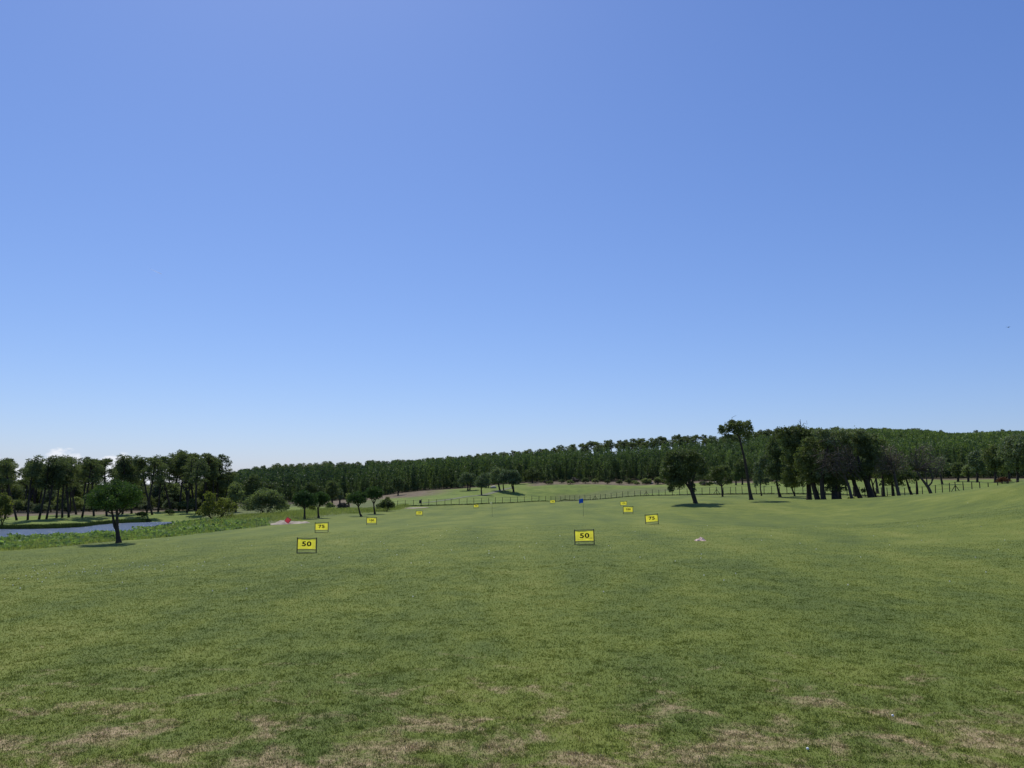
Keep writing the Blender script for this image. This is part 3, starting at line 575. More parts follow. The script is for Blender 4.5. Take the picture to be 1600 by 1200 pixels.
def edge_tree(label, d, px, top, w_, base_py, seed, leaf='oak', name='edge_oak', tall=False):
    g = at(px, d); k = d/F; pyb = 755-(g.z-EYE)*F/d; h_ = pyb-top
    bl = [(px, top+h_*.42, w_*.42, h_*.36)] + [(px+math.cos(i*1.26+seed)*w_*.28, top+h_*.40-math.sin(i*1.26+seed)*h_*.22, w_*.24, h_*.20) for i in range(5)] + [(px, top+h_*.16, w_*.2, h_*.15)]
    return tree(name, label, d, (px, pyb), [[(px, pyb, .3), (px, top+h_*.6, .22), (px, top+h_*.3, .1)]], bl, .36, 2.2, leaf, seed=seed, group='dark trees along the foot of the far wood', inner=.45)
edge_tree('narrow dark tree just behind the largest field oak', 318, 811, 723, 13, 755, 81)
edge_tree('wide dark round tree at the wood edge right of the field oaks', 322, 832, 731, 26, 753, 82)
edge_tree('small tree with bright crown standing on the pinkish heath', 305, 622, 744, 24, 774, 83, 'planto')
edge_tree('little grey conifer on the dry mound left of the curved pines', 262, 531, 763, 13, 781, 84, 'oak_grey')
edge_tree('dark bushy tree at the wood edge above the left round pines', 240, 519, 751, 26, 785, 85)
edge_tree('broad oak peeking over the two left round pines', 235, 487, 754, 40, 785, 86)
edge_tree('dark oak left of the round bush against the wood', 205, 396, 741, 34, 795, 87)
edge_tree('taller dark oak directly behind the round bush', 225, 424, 752, 34, 795, 88)
edge_tree('olive green tree at the left end of the wood', 190, 368, 752, 26, 798, 89, 'bush')
edge_tree('small pale green tree beside the ploughed heath strip', 210, 545, 770, 12, 785, 90, 'bush')
edge_tree('grey green thicket tree at the foot of the wood behind the leaning pine', 262, 1160, 715, 26, 755, 91)
edge_tree('pale thicket tree at the foot of the wood left of the grove', 262, 1150, 735, 20, 755, 92, 'planto')
# right hand wood corner
for i, (px, d, top, w_, lf, lb) in enumerate([(1590, 165, 677, 62, 'oak_grey', 'big pale topped oak at the right edge of the photo'), (1555, 178, 694, 42, 'oak', 'dark oak left of the big pale topped oak'),
        (1527, 188, 703, 34, 'oak_grey', 'grey green oak above the fence near the rusty bush'), (1513, 200, 727, 22, 'bush', 'small pale olive tree at the foot of the right wood'), (1612, 160, 690, 40, 'oak', 'dark oak cut off by the right edge of the photo'),
        (1577, 190, 700, 40, 'oak', 'shadowy oak behind the rusty bush'), (1497, 205, 722, 30, 'oak', 'dark oak at the foot of the wood right of the forked tree')]):
    edge_tree(lb, d, px, top, w_, 752, 100+i, lf)

# bushes
bush('round_bush', 'large round grey green bush at the left edge of the range', 152, 414, 805, 76, 40, 'bush', .22, 121, cov=2.6, inner=.4)
tree('straggly_bush', 'straggly olive bush with several tops by the pond end', 135, (338, 812), [[(330, 812, .12), (325, 795, .08), (328, 775, .05)], [(340, 812, .12), (355, 795, .08), (362, 780, .05)], [(336, 812, .1), (318, 800, .07), (308, 795, .04)]],
     [(330, 778, 10, 9, 0), (328, 793, 17, 11, 0), (352, 788, 13, 10, 0), (362, 792, 9, 9, 0), (318, 800, 13, 7, 0), (342, 801, 22, 8, 0), (325, 772, 7, 5, 0), (345, 782, 7, 5, 0)], .22, 1.8, 'olive', seed=122, cat='bush', crown='foliage')
bush('dark_bush', 'dark bush with an olive top right of the far round pines', 175, 604, 793, 31, 20, 'oak', .26, 123)
bush('olive_shrub', 'pale olive shrub rising behind the dark bush', 185, 606, 788, 12, 22, 'olive', .24, 124)
bush('brown_mound_bush', 'brown dome shaped bush on the rough ground', 190, 535, 794, 20, 11, 'twig', .26, 125, cov=4)
bush('rusty_bush', 'rust red bush at the foot of the right hand wood', 172, 1567, 752, 22, 10, 'rust', .24, 126, cov=3)
bush('olive_shrub', 'yellowish olive shrub at the far left beneath the tall pines', 150, 3, 813, 32, 50, 'olive', .26, 127)
bush('low_bush', 'low green bush at the foot of the thick grove trunks', 125, 1331, 781, 18, 7, 'weed', .18, 128)
for i, (px, d, w_, h_, lf, lb) in enumerate([(915, 312, 16, 9, 'oak', 'low dark gorse clump on the heath strip near the blue flag'), (930, 313, 13, 8, 'bush', 'pale gorse clump beside the dark one on the heath strip'),
        (968, 311, 12, 7, 'oak', 'small dark clump standing in for an unidentified thing on the heath strip above the 150 sign'), (983, 313, 8, 9, 'oak', 'narrow dark clump standing in for an unidentified thing right of the small one'), (1010, 312, 20, 9, 'bush', 'wide gorse clump on the heath strip left of the lone oak'),  # small and narrow dark clumps are stand-ins for unidentified things
        (878, 314, 13, 6, 'oak', 'flat gorse clump on the heath strip above the 200 sign'), (1028, 308, 14, 11, 'bush', 'tall gorse clump touching the lone oak'), (222, 178, 20, 8, 'reed', 'dark green bush on the far bank of the pond right of the stone pine'),
        (266, 184, 20, 8, 'reed', 'dark green bush at the tip of the pond'), (445, 190, 20, 12, 'bush', 'pale scrub between the round bush and the round pines'), (515, 195, 16, 12, 'bush', 'grey scrub between the two pairs of round pines'), (487, 178, 16, 8, 'olive', 'low olive scrub behind the trunks of the left round pines')]):
    bush('scrub_bush', lb, d, px, 0, w_, h_, lf, .28, 140+i, cat='bush')

rg = random.Random(66)
for i in range(26):
    px = rg.uniform(826, 1215); d = rg.uniform(305, 322) if px < 1080 else rg.uniform(268, 288)
    bush('scrub_bush', 'low scrub clump dotted along the foot of the far wood', d, px, 0, rg.uniform(8, 18), rg.uniform(4, 8), rg.choice(['oak', 'bush', 'twig', 'olive', 'oak']), .3, 700+i, 'scrub clumps along the foot of the far wood', nb=5)

# ------------------------------------------------------------------ tall pines beyond the pond
def dome_blobs(rg, h, wdt, depth):
    bl = [(0, 0, h-depth*.5, wdt*.33, wdt*.33, depth*.40)]
    for i in range(11):
        t = rg.random(); a = rg.uniform(0, 6.283); q = math.sin(math.pi*(.18+.6*t)); r0 = wdt*rg.uniform(.13, .2)
        bl.append((math.cos(a)*wdt*.36*q, math.sin(a)*wdt*.36*q, h-depth*(.12+.8*(1-t))-r0*.3, r0, r0, r0*.85))
    bl.append((rg.uniform(-.5, .5), 0, h-.9, wdt*.16, wdt*.16, .9)); return bl
def make_pine(seed, h, lean, wdt=5.2, depth=4.6, size=.24, leaf='pine', name='tall_pine', nb=10, cov=1.5, low=True):
    rg = random.Random(seed); root = empty(name, (0, 0, 0)); mb = MB(); lx = lean; bow = rg.uniform(-.5, .5)
    def tp(t): return Vector((lx*t+bow*math.sin(t*3.1), .3*math.sin(t*2.2+seed), h*t))
    rr = [.27, .22, .2, .17, .13, .08]
    mb.tube([tp(t)-Vector((0, 0, .3 if t == 0 else 0)) for t in (0, .12, .35, .6, .82, .98)], rr, 8)
    bl = dome_blobs(rg, h, wdt, depth) if name == 'ridge_pine' else pine_crown_blobs(rg, h, wdt, depth, nb); bl = [(b_[0]+lx, b_[1], b_[2], *b_[3:]) for b_ in bl]
    for b_ in bl:
        t0 = max(.5, min(.95, (b_[2]-1.2)/h)); s = tp(t0); e = Vector(b_[:3]); mb.tube([s, (s+e)/2+Vector((0, 0, -.1)), e], [.07, .05, .025], 5)
    if low:
        for i in range(3):
            t0 = rg.uniform(.4, .65); s = tp(t0); a = rg.uniform(0, 6.28); mb.tube([s, s+Vector((math.cos(a)*.9, math.sin(a)*.9, .2))], [.04, .015], 4)
    mb.build('trunk', M['bark'], root, True)
    link('crown', crown_mesh('crown', bl, size, cov, seed, inner=.25, flat=.6), M[leaf], root)
    return root
protos = [make_pine(200+i, 13.5, ln, wd, dp, nb=nb, cov=1.4, size=.21) for i, (ln, wd, dp, nb) in enumerate([(.2, 5.6, 6.0, 16), (-1.8, 5.6, 5.0, 15), (1.2, 6.8, 6.4, 18), (-3.2, 5.4, 4.6, 14), (.7, 5.0, 7.2, 16), (-.9, 7.2, 5.2, 18), (-1.3, 4.6, 4.2, 11), (-2.2, 5.8, 5.2, 15)])]
used = set()
def place(pr, loc, h, rz=0, h0=13.5, sxy=None, label=None, group=None, cat='tree'):
    o = pr if pr not in used else copy_tree(pr); used.add(pr)
    s = h/h0; sx = sxy if sxy else s; o.location = loc; o.scale = (sx, sx, s); o.rotation_euler = (0, 0, rz)
    tag(o, label, cat, group); return o
rg = random.Random(77)
TOPX = [-60, 0, 25, 50, 70, 85, 110, 125, 150, 185, 210, 235, 260, 290, 305, 325, 340, 352, 362]
TOPY = [716, 717, 718, 713, 715, 722, 715, 714, 714, 716, 710, 712, 713, 704, 706, 711, 712, 722, 734]
frontp = [(-6, 166, 0), (8, 168, 0), (26, 160, 1), (45, 161, 0), (60, 163, 1), (71, 164, 5), (88, 167, 4), (98, 168, 0), (108, 169, 0), (118, 180, 4), (128, 171, 1), (147, 174, 2), (167, 176, 5), (228, 182, 1), (238, 183, 0),
          (247, 196, 4), (267, 200, 3), (278, 202, 3), (294, 205, 0), (305, 210, 2), (313, 206, 1), (326, 212, 0), (338, 214, 4), (207, 186, 2), (190, 184, 0), (344, 220, 5)]
special = {4: 'tall pine with slanting trunk, among those left of the stone pine', 10: 'tall pine whose curved trunk rises just left of the stone pine', 2: 'slim tall pine leaning left near the left edge beyond the pond',
           17: 'most strongly slanting pine trunk beyond the right end of the pond', 18: 'highest crowned pine of the group beyond the pond', 22: 'last slim pine at the right end of the tall group'}
ORD = 'first second third fourth fifth sixth seventh eighth ninth tenth eleventh twelfth thirteenth fourteenth fifteenth sixteenth seventeenth eighteenth nineteenth twentieth twenty-first twenty-second twenty-third twenty-fourth twenty-fifth twenty-sixth'.split()
rank = {i: r0 for r0, i in enumerate(sorted(range(len(frontp)), key=lambda i: frontp[i][0]))}
for i, (px, d, pi) in enumerate(frontp):
    g = at(px, d); ty = float(np.interp(px, TOPX, TOPY))+rg.uniform(-1, 4); h = (EYE+(755-ty)*d/F)-g.z
    place(protos[pi if rg.random() < .6 else rg.randrange(8)], g, h, rg.choice([0, .2, -.25, 2.9]), label=special.get(i, 'tall pine on the far pond bank, %s front trunk from the left' % ORD[rank[i]]), group='tall pines beyond the pond')
for i in range(50):
    px = rg.uniform(-40, 356); d = rg.uniform(185, 250); g = at(px, d); ty = float(np.interp(px, TOPX, TOPY))+rg.uniform(0, 14); h = (EYE+(755-ty)*d/F)-g.z
    if h < 10: continue
    place(rg.choice(protos), g, h*rg.uniform(.93, 1), rg.uniform(0, 6.28), label='tall pine standing among others behind the pines of the pond bank', group='second rows of tall pines beyond the pond')
# dark undergrowth trees behind the trunks
def make_round(seed, h, wdt, leaf='oak', size=.34, cov=2.0, name='undergrowth_tree'):
    rg = random.Random(seed); root = empty(name, (0, 0, 0)); mb = MB(); mb.tube([(0, 0, -.3), (.1, 0, h*.3), (0, .1, h*.7)], [.2, .16, .06], 7)
    bl = [(0, 0, h*.55, wdt*.33, wdt*.33, h*.32), (0, 0, h*.22, wdt*.34, wdt*.34, h*.2)]
    for i in range(7):
        a = i/7*6.283; bl.append((math.cos(a)*wdt*.27, math.sin(a)*wdt*.27, h*rg.uniform(.18, .72), wdt*.21, wdt*.21, h*.2))
    bl.append((0, 0, h*.84, wdt*.2, wdt*.2, h*.14))
    for b_ in bl[1:]: mb.tube([(0, 0, h*.35), b_[:3]], [.09, .03], 5)
    mb.build('trunk', M['bark'], root, True); link('crown', crown_mesh('crown', bl, size, cov, seed, inner=.35), M[leaf], root); return root
und = [make_round(301, 10, 8, 'oak_grey'), make_round(302, 10, 9, 'bush'), make_round(303, 10, 7, 'oak'), make_round(304, 10, 8, 'pine')]
for i in range(54):
    px = -45+i*7.6+rg.uniform(-4, 4); d = rg.uniform(212, 285); g = at(px, d); ty = 745+rg.uniform(-3, 16) if px < 300 else 738+rg.uniform(0, 16); h = (EYE+(755-ty)*d/F)-g.z
    place(rg.choice(und), g, h, rg.uniform(0, 6.28), 10, sxy=h/10*1.15, label='dark undergrowth tree filling the shade behind the tall pines', group='undergrowth trees behind the tall pines')

for i in range(40):
    px = -45+i*10.4+rg.uniform(-4, 4); d = rg.uniform(200, 224) if px > 200 else rg.uniform(192, 214); g = at(px, d); h = rg.uniform(1.8, 4.2)
    place(rg.choice(und), g, h, rg.uniform(0, 6.28), 10, sxy=rg.uniform(.35, .6), label='low dark bush growing in the shade among the tall pines', group='low bushes among the tall pines', cat='bush')

# ------------------------------------------------------------------ far wood
RX = [330, 370, 400, 450, 500, 550, 600, 650, 700, 750, 800, 850, 900, 950, 1000, 1060, 1095, 1120, 1200, 1300, 1370, 1400, 1450, 1480, 1520, 1560, 1600, 1700]
RY = [745, 736, 727, 724, 722, 722, 719, 717, 713, 709, 705, 700, 694, 687, 686, 680, 679, 682, 671, 672, 668, 670, 671, 676, 676, 673, 673, 674]
EPX = [300, 370, 560, 650, 720, 850, 1000, 1100, 1200, 1400, 1600, 1750]; ED = [240, 285, 322, 324, 325, 328, 332, 310, 290, 240, 222, 215]
ridge = [make_pine(400+i, 15, ln, wd, dp, .42, 'pine', 'ridge_pine', 13, 1.6, False) for i, (ln, wd, dp) in enumerate([(0, 7.5, 7.5), (.5, 6.0, 6.2), (-.5, 8.5, 7), (.2, 5.2, 8), (-.3, 7.0, 5.5)])]
def ridge_d(px): return float(np.interp(px, [330, 500, 1200, 1400, 1600], [420, 450, 450, 415, 395]))
px = 366.0; k = 0
while px < 1640:
    for row in range(2):
        pp = px+rg.uniform(-4, 4); d = ridge_d(pp)+(-9 if row else 6)+rg.uniform(-6, 6); g = at(pp, d); ty = float(np.interp(pp, RX, RY))+(rg.uniform(-1.2, 1.8) if row == 0 else rg.uniform(2, 8)); h = (EYE+(755-ty)*d/F)-g.z
        pr = rg.choice(ridge); wd = rg.uniform(.9, 1.3)
        if pp > 1440: wd *= .6; h += rg.uniform(-1.5, 1.2)
        place(pr, g, h, rg.uniform(0, 6.28), 15, sxy=wd, label='mature pine whose crown breaks the skyline along the far ridge', group='mature pines along the ridge'); k += 1
    px += rg.uniform(9, 12.5)
def make_young(seed):
    rg = random.Random(seed); root = empty('young_pine', (0, 0, 0)); mb = MB(); mb.tube([(0, 0, -.3), (.05, 0, 5), (0, 0, 9.6)], [.12, .09, .03], 6)
    bl = []
    for i in range(8):
        t = i/7; r0 = 1.75*(1-t*.75)+.15; a = rg.uniform(0, 6.28); bl.append((math.cos(a)*.5*(1-t), math.sin(a)*.5*(1-t), 1.0+t*8.4, r0, r0, 1.1))
    mb.build('trunk', M['bark'], root, True); link('crown', crown_mesh('crown', bl, .42, 1.6, seed, up=.5, elong=.45, inner=.3), M['planto'], root); return root
young = [make_young(501), make_young(502), make_young(503)]
px = 380.0
while px < 1640:
    ed = float(np.interp(px, EPX, ED)); d = ed+rg.uniform(0, 7); g = at(px, d)
    place(rg.choice(young), g, rg.uniform(6.5, 10), rg.uniform(0, 6.28), 10, sxy=rg.uniform(.8, 1.2), label='young pine in the front row of the plantation below the ridge', group='young pines in the front row of the plantation')
    px += rg.uniform(7, 13)
def in_front(px, d):    # heights of the plantation
    return 10
r_ = np.random.RandomState(9); Vs = []; Ts = []; TV = []
base_pts = []
for gy in np.arange(225, 445, 3.7):
    for gx in np.arange(-175, 330, 3.7):
        x = gx+r_.uniform(-1.6, 1.6); y = gy+r_.uniform(-1.6, 1.6); ppx = 800+F*x/y
        if ppx < 345 or ppx > 1690: continue
        if y < np.interp(ppx, EPX, ED)+6: continue
        lim = np.interp(ppx, [340, 700, 850, 950, 1200, 1350, 1450, 1700], [430, 430, 425, 405, 405, 410, 435, 435])
        if y > lim: continue
        base_pts.append((x, y))
base_pts = np.array(base_pts); zb = Hs(base_pts[:, 0], base_pts[:, 1]); nb_ = len(base_pts)
hh = r_.uniform(8, 11.5, nb_); ppx = 800+F*base_pts[:, 0]/base_pts[:, 1]; rly = np.interp(ppx, RX, RY)
maxz = EYE+(755-(rly+3))*base_pts[:, 1]/F; hh = np.minimum(hh, np.maximum(maxz-zb, 3.5))
NL = 240
t = r_.rand(nb_, NL)**.8; ang = r_.rand(nb_, NL)*6.283; Rr = (1.75*(1-t*.72)+.35)*np.sqrt(r_.rand(nb_, NL))*r_.uniform(.85, 1.25, nb_)[:, None]
# whorls: bunch the needles into tiers
lay = np.round(t*7)/7*.5+t*.5+r_.randn(nb_, NL)*.03
Q = np.stack([base_pts[:, 0, None]+np.cos(ang)*Rr, base_pts[:, 1, None]+np.sin(ang)*Rr, zb[:, None]+hh[:, None]*(.06+.95*lay)], -1).reshape(-1, 3)
n_ = len(Q); a = r_.randn(n_, 3); a[:, 2] += 1.4; a /= np.linalg.norm(a, axis=1)[:, None]; b_ = np.cross(a, r_.randn(n_, 3)); b_ /= np.linalg.norm(b_, axis=1)[:, None]
s_ = (.20+.24*r_.rand(n_))[:, None]; a *= s_*1.15; b_ *= s_*.55
Vv = np.stack([Q-a, Q-b_, Q+a, Q+b_], 1).reshape(-1, 3); tint = np.repeat(np.clip(.62*r_.rand(nb_)**1.1 + .10 - .2*(1-sm(ppx, 520, 720)) + .30*sm(ppx, 1080, 1400), 0, 1), NL*4)
# thin trunks (three sided prisms, open quads)
tr = []
for k3 in range(3):
    a0, a1 = k3*2.094, (k3+1)*2.094; q = np.zeros((nb_, 4, 3))
    for j, (an, top) in enumerate(((a0, 0), (a1, 0), (a1, 1), (a0, 1))):
        rad = .13 if not top else .05
        q[:, j, 0] = base_pts[:, 0]+math.cos(an)*rad; q[:, j, 1] = base_pts[:, 1]+math.sin(an)*rad; q[:, j, 2] = zb-.2+top*hh*.8
    tr.append(q.reshape(-1, 3))
tr = np.concatenate(tr)
allV = np.concatenate([Vv, tr]); tint = np.concatenate([tint, np.full(len(tr), .05)])
wood = mesh_np('pine_wood', allV, np.arange(len(allV)).reshape(-1, 4), False, {'tint': ('FLOAT', tint)})
wood.materials.append(M['plant']); wood.materials.append(M['bark'])
mi = np.zeros(len(allV)//4, dtype=np.int32); mi[len(Vv)//4:] = 1; wood.polygons.foreach_set('material_index', mi)
tag(link('pine_wood', wood), 'dense plantation of young pines covering the hillside as one mass', 'wood', kind='stuff')

# ------------------------------------------------------------------ bank plants, reeds, weeds (stuff)
def scatter_leaves(name, label, pts, size, h, mat, seed, per=26, up=.2, elong=.75, spread=.5, cat='plants'):
    r_ = np.random.RandomState(seed); pts = np.array(pts); z = Hs(pts[:, 0], pts[:, 1]); n0 = len(pts)
    hs = h*r_.uniform(.4, 1.3, n0); pxx = 800+F*pts[:, 0]/pts[:, 1]; hs = hs*np.clip(.25+(pts[:, 1]-np.interp(pxx, EDGE_PX, EDGE_D))/9., .25, 1) if name in ('bank_plants', 'rough_grass') else hs
    if name == 'bank_plants': hs = hs*(.55+.9*np.clip(np.sin(pts[:, 0]*.9+np.sin(pts[:, 1]*.7)*2)*.5+.5, 0, 1)**2)
    Q = np.stack([pts[:, 0, None]+r_.randn(n0, per)*spread, pts[:, 1, None]+r_.randn(n0, per)*spread, z[:, None]+hs[:, None]*r_.rand(n0, per)**.7], -1).reshape(-1, 3)
    m_ = len(Q); a = r_.randn(m_, 3); a[:, 2] = np.abs(a[:, 2])*.6+up*3; a /= np.linalg.norm(a, axis=1)[:, None]; b_ = np.cross(a, r_.randn(m_, 3)); b_ /= np.linalg.norm(b_, axis=1)[:, None]
    s = size*r_.uniform(.5, 1.2, m_)[:, None]*.5; a *= s; b_ *= s*elong
    Vv = np.stack([Q-a, Q-b_, Q+a, Q+b_], 1).reshape(-1, 3)
    tag(link(name, mesh_np(name, Vv, np.arange(len(Vv)).reshape(-1, 4)), M[mat]), label, cat, kind='stuff')
def near_shore(px):
    ds = np.arange(80, 175, .5); k_ = np.nonzero(Hs((px-800)/F*ds, ds) < -4.5)[0]; return float(ds[k_[0]]) if len(k_) else 134.
NSX = np.arange(-80, 440, 10.); NSD = np.array([near_shore(q) for q in NSX])
def NS(px): return float(np.interp(px, NSX, NSD))
r_ = np.random.RandomState(21); pts = []
while len(pts) < 900:
    px = r_.uniform(-60, 420); e = np.interp(px, EDGE_PX, EDGE_D); sh = NS(px)
    if px > 330 and r_.rand() < .6: continue
    d = e+1+(sh-e-8)*r_.rand()**1.3; x = (px-800)/F*d; pts.append((x, d))
scatter_leaves('bank_plants', 'broad leaved wild plants covering the near bank of the pond', pts, .42, .55, 'bank', 22, 34, .1, .8, .45)
pts = []
while len(pts) < 5200:
    px = r_.uniform(-60, 640); e = np.interp(px, EDGE_PX, EDGE_D); far_ = e+np.interp(px, [-60, 200, 300, 420, 520, 640], [26, 30, 40, 55, 50, 25])
    d = e+(far_-e)*r_.rand()
    if px < 272: d = min(d, NS(px)-2-3*r_.rand())
    x = (px-800)/F*d
    if abs(px-448) < 36 and 106 < d < 122: continue
    pts.append((x, d))
scatter_leaves('rough_grass', 'tall unmown grass and weeds between range and pond', pts, .5, .38, 'weed', 23, 16, .9, .12, .6)
def shore(px):
    ds = np.arange(135, 200, .5); k_ = np.nonzero((Hs((px-800)/F*ds, ds) > -4.52) & (ds > 140))[0]; return float(ds[k_[0]]) if len(k_) else 175.
pts = []
while len(pts) < 1300:
    px = r_.uniform(-80, 300); sh = shore(px); d = sh+r_.uniform(-.4, 1.3); pts.append(((px-800)/F*d, d))
scatter_leaves('reeds', 'dark reeds fringing the far bank of the pond', pts, .5, .45, 'reed', 24, 24, .8, .16, .4)
pts = []
while len(pts) < 2600:
    px = r_.uniform(640, 1600); fd = np.interp(px, FN_PX, FN_D); pts.append(((px-800)/F*(fd+.3), fd+r_.uniform(-.25, .5)))
scatter_leaves('fence_grass', 'unmown grass growing along the foot of the fence', pts, .35, .22, 'reed', 25, 10, .8, .2, .3)

# ------------------------------------------------------------------ fence
FP = [621, 633, 646, 658.5, 670, 682, 695, 705, 717.5, 729.5, 740.5, 752, 763.5, 774, 785, 797.5, 808.5, 819.5, 831, 842, 852.5, 861, 868, 876, 883, 890, 898, 906, 914, 922, 930, 938.5, 946, 955, 963.5, 973, 981.5, 991.6, 1000.6, 1010, 1019.5, 1029.6, 1039.6, 1051, 1062, 1074, 1085, 1097, 1109, 1120, 1130.5, 1141.5, 1150, 1160, 1171, 1182, 1194, 1206, 1218, 1230, 1242, 1255, 1267, 1279, 1290, 1301, 1312, 1324, 1334, 1343, 1352, 1361, 1369, 1378, 1387, 1396, 1405.5, 1414, 1423, 1432, 1442, 1452, 1462, 1473, 1484, 1493.5, 1506, 1519, 1532, 1545, 1560, 1576, 1592, 1608]
fence = empty('wire_fence', at(880, 280)); tag(fence, 'long wire fence on dark wooden posts around the range', 'fence'); g0 = fence.location.copy()
rg = random.Random(8); tops = []; me_post = {}
for i, px in enumerate(FP):
    d = float(np.interp(px, FN_PX, FN_D)); g = at(px, d)-g0; hh_ = 1.8*rg.uniform(.95, 1.05); lx = rg.uniform(-.06, .06)
    MB().tube([g+Vector((0, 0, -.3)), g+Vector((lx, 0, hh_))], [.075, .065], 6).build('post', M['post'], fence)
    tops.append((g, hh_, lx))
wr = MB()
for fr, rad in ((.95, .018), (.5, .014), (.06, .035)):  # lowest strand thickened, a dark line standing for the grass's shadow
    for i in range(len(tops)-1):
        a, h1, l1 = tops[i]; b2, h2, l2 = tops[i+1]; wr.tube([a+Vector((l1*fr, -.08, h1*fr)), b2+Vector((l2*fr, -.08, h2*fr))], [rad, rad], 4, False)
wr.build('wire', M['wire'], fence)
for px in (930, 1010, 1120, 1493.5):
    d = float(np.interp(px, FN_PX, FN_D)); g = at(px, d)-g0
    for s in (-1, 1): MB().tube([g+Vector((s*.95, 0, -.1)), g+Vector((0, 0, 1.3))], [.06, .05], 6).build('brace', M['post'], fence)
d = float(np.interp(657.5, FN_PX, FN_D)); g = at(656.5, d-.35); rb = empty('litter_bin', g); rb.location.z += .75
MB().tube([(0, 0, 0), (0, 0, .12), (0, 0, .7)], [.24, .30, .33], 10).build('bucket', M['bin'], rb, True); MB().tube([(0, 0, .72), (.05, 0, .95)], [.35, .12], 10).build('lid', M['bin'], rb, True)
MB().tube([(.05, .1, -1.0), (.05, .1, .4)], [.05, .05], 6).build('stand', M['post'], rb)
tag(rb, 'black litter bin hanging on a stand at the left end of the fence', 'bin')

# ------------------------------------------------------------------ distance signs
def text_mesh(body, size, bold=.035, wide=1.35):
    cu = bpy.data.curves.new('number', 'FONT'); cu.body = body; cu.size = size; cu.align_x = 'CENTER'; cu.align_y = 'CENTER'; cu.offset = bold*size; cu.extrude = .004; cu.space_character = 1.12
    o = bpy.data.objects.new('number', cu); COL.objects.link(o); bpy.context.view_layer.update()
    me = bpy.data.meshes.new_from_object(o.evaluated_get(bpy.context.evaluated_depsgraph_get())); bpy.data.objects.remove(o)
    for v in me.vertices: v.co = Vector((v.co.x*wide, -v.co.z, v.co.y))
    me.update(); me.name = 'number'; return me
def sign(px, d, txt, label, roll=0, yaw=0, lines=False, seed=0):
    g = at(px, d); root = empty('distance_sign', g, R(yaw)); root.rotation_euler = (0, R(roll), R(yaw)); W, Z0, Z1 = .62, .22, .90
    for s in (-1, 1): MB().box((s*W, 0, .44), (.025, .025, .53)).build('leg', M['black'], root)
    fr = MB(); fr.box((0, 0, Z0-.012), (W-.025, .018, .016)); fr.box((0, 0, Z1+.025), (W-.025, .018, .016)); fr.build('frame', M['black'], root)
    MB().box((0, .012, .015), (W-.03, .02, .014)).build('foot_bar', M['black'], root)
    rgs = random.Random(seed); V = []; Fc = []; nx_, nz_ = 24, 12
    for side in (0, 1):
        for j in range(nz_+1):
            for i in range(nx_+1):
                u = i/nx_*2-1; v = j/nz_
                z = Z0+.015+(Z1-Z0-.02)*v - (.018*(1-u*u) if j == nz_ else 0) + (.012*(1-u*u) if j == 0 else 0)
                yy = -.035+.012*math.sin(u*3+v*4+seed)+.006*math.sin(u*9+seed*2)
                V.append((u*(W-.04), yy+side*.004, z))
    o2 = (nx_+1)*(nz_+1)
    for j in range(nz_):
        for i in range(nx_):
            a = j*(nx_+1)+i; q = (a, a+1, a+nx_+2, a+nx_+1); Fc.append(q); Fc.append(tuple(o2+k for k in q[::-1]))
    me = bpy.data.meshes.new('panel'); me.from_pydata(V, [], Fc); me.update()
    pn = link('panel', me, M['yellow'], root)
    link('number', text_mesh(txt, .40 if len(txt) == 2 else .34, .035, 1.45 if len(txt) == 2 else 1.15), M['ink'], pn, (0, -.062, (Z0+Z1)/2))
    if lines:
        mb = MB()
        for (x0, x1, z) in ((.05, .50, .385), (-.46, -.08, .36), (.30, .5, .42)): mb.box(((x0+x1)/2, -.058, z), ((x1-x0)/2, .002, .006))
        mb.build('small_print', M['ink'], pn)
    tag(root, label, 'sign', 'yellow distance signs on the range'); return root
sign(479, 50, '50', 'yellow 50 sign nearest on the left side of the range', 0, -3, seed=1)
sign(913.5, 50, '50', 'yellow 50 sign nearest on the right side of the range', -1.5, 4, True, 2)
sign(502.5, 75, '75', 'yellow 75 sign on the left side of the range', -1, 3, seed=3)
sign(1019, 75, '75', 'tilted yellow 75 sign on the right side of the range', -4, 6, seed=4)
sign(580.5, 100, '100', 'yellow 100 sign on the left side near the curved pines', 0, 0, seed=5)
sign(981.5, 100, '100', 'yellow 100 sign on the right just before the 150 sign', 0, 0, seed=6)
sign(655, 150, '150', 'yellow 150 sign on the left beneath the litter bin', 0, 0, seed=7)
sign(974.5, 150, '150', 'yellow 150 sign on the right behind the 100 sign', -2, 0, seed=8)
sign(744, 200, '200', 'yellow 200 sign on the left close to the fence', 0, 0, seed=9)
sign(863.5, 200, '200', 'yellow 200 sign on the right left of the blue flag', 0, 0, seed=10)

# flags
def flag(px, d, mat, label, side, w_, h_, ph=2.15, tri=False):
    g = at(px, d); root = empty('pin_flag', g); MB().tube([(0, 0, -.1), (0, 0, ph)], [.014, .012], 6).build('pole', M['black'], root)
    V = []; Fc = []; nn = 12
    for t_ in (0, .006):
        for i in range(nn+1):
            u = i/nn; sag = .10*u*u; hh_ = h_*(1-.9*u) if tri else h_
            yy = .05*math.sin(u*7)*u+t_
            V.append((side*(.014+u*w_), yy, ph-.02-sag)); V.append((side*(.014+u*w_), yy, ph-.02-sag-hh_))
    o2 = 2*(nn+1)
    for i in range(nn): q = (2*i, 2*i+1, 2*i+3, 2*i+2); Fc.append(q); Fc.append(tuple(o2+k for k in q[::-1]))
    me = bpy.data.meshes.new('cloth'); me.from_pydata(V, [], Fc); me.update(); link('cloth', me, M[mat], root)
    cupm = MB().tube([(0, 0, .002), (0, 0, .012)], [.055, .055], 12); cupm.build('hole_rim', M['white'], root)
    tag(root, label, 'flag'); return root
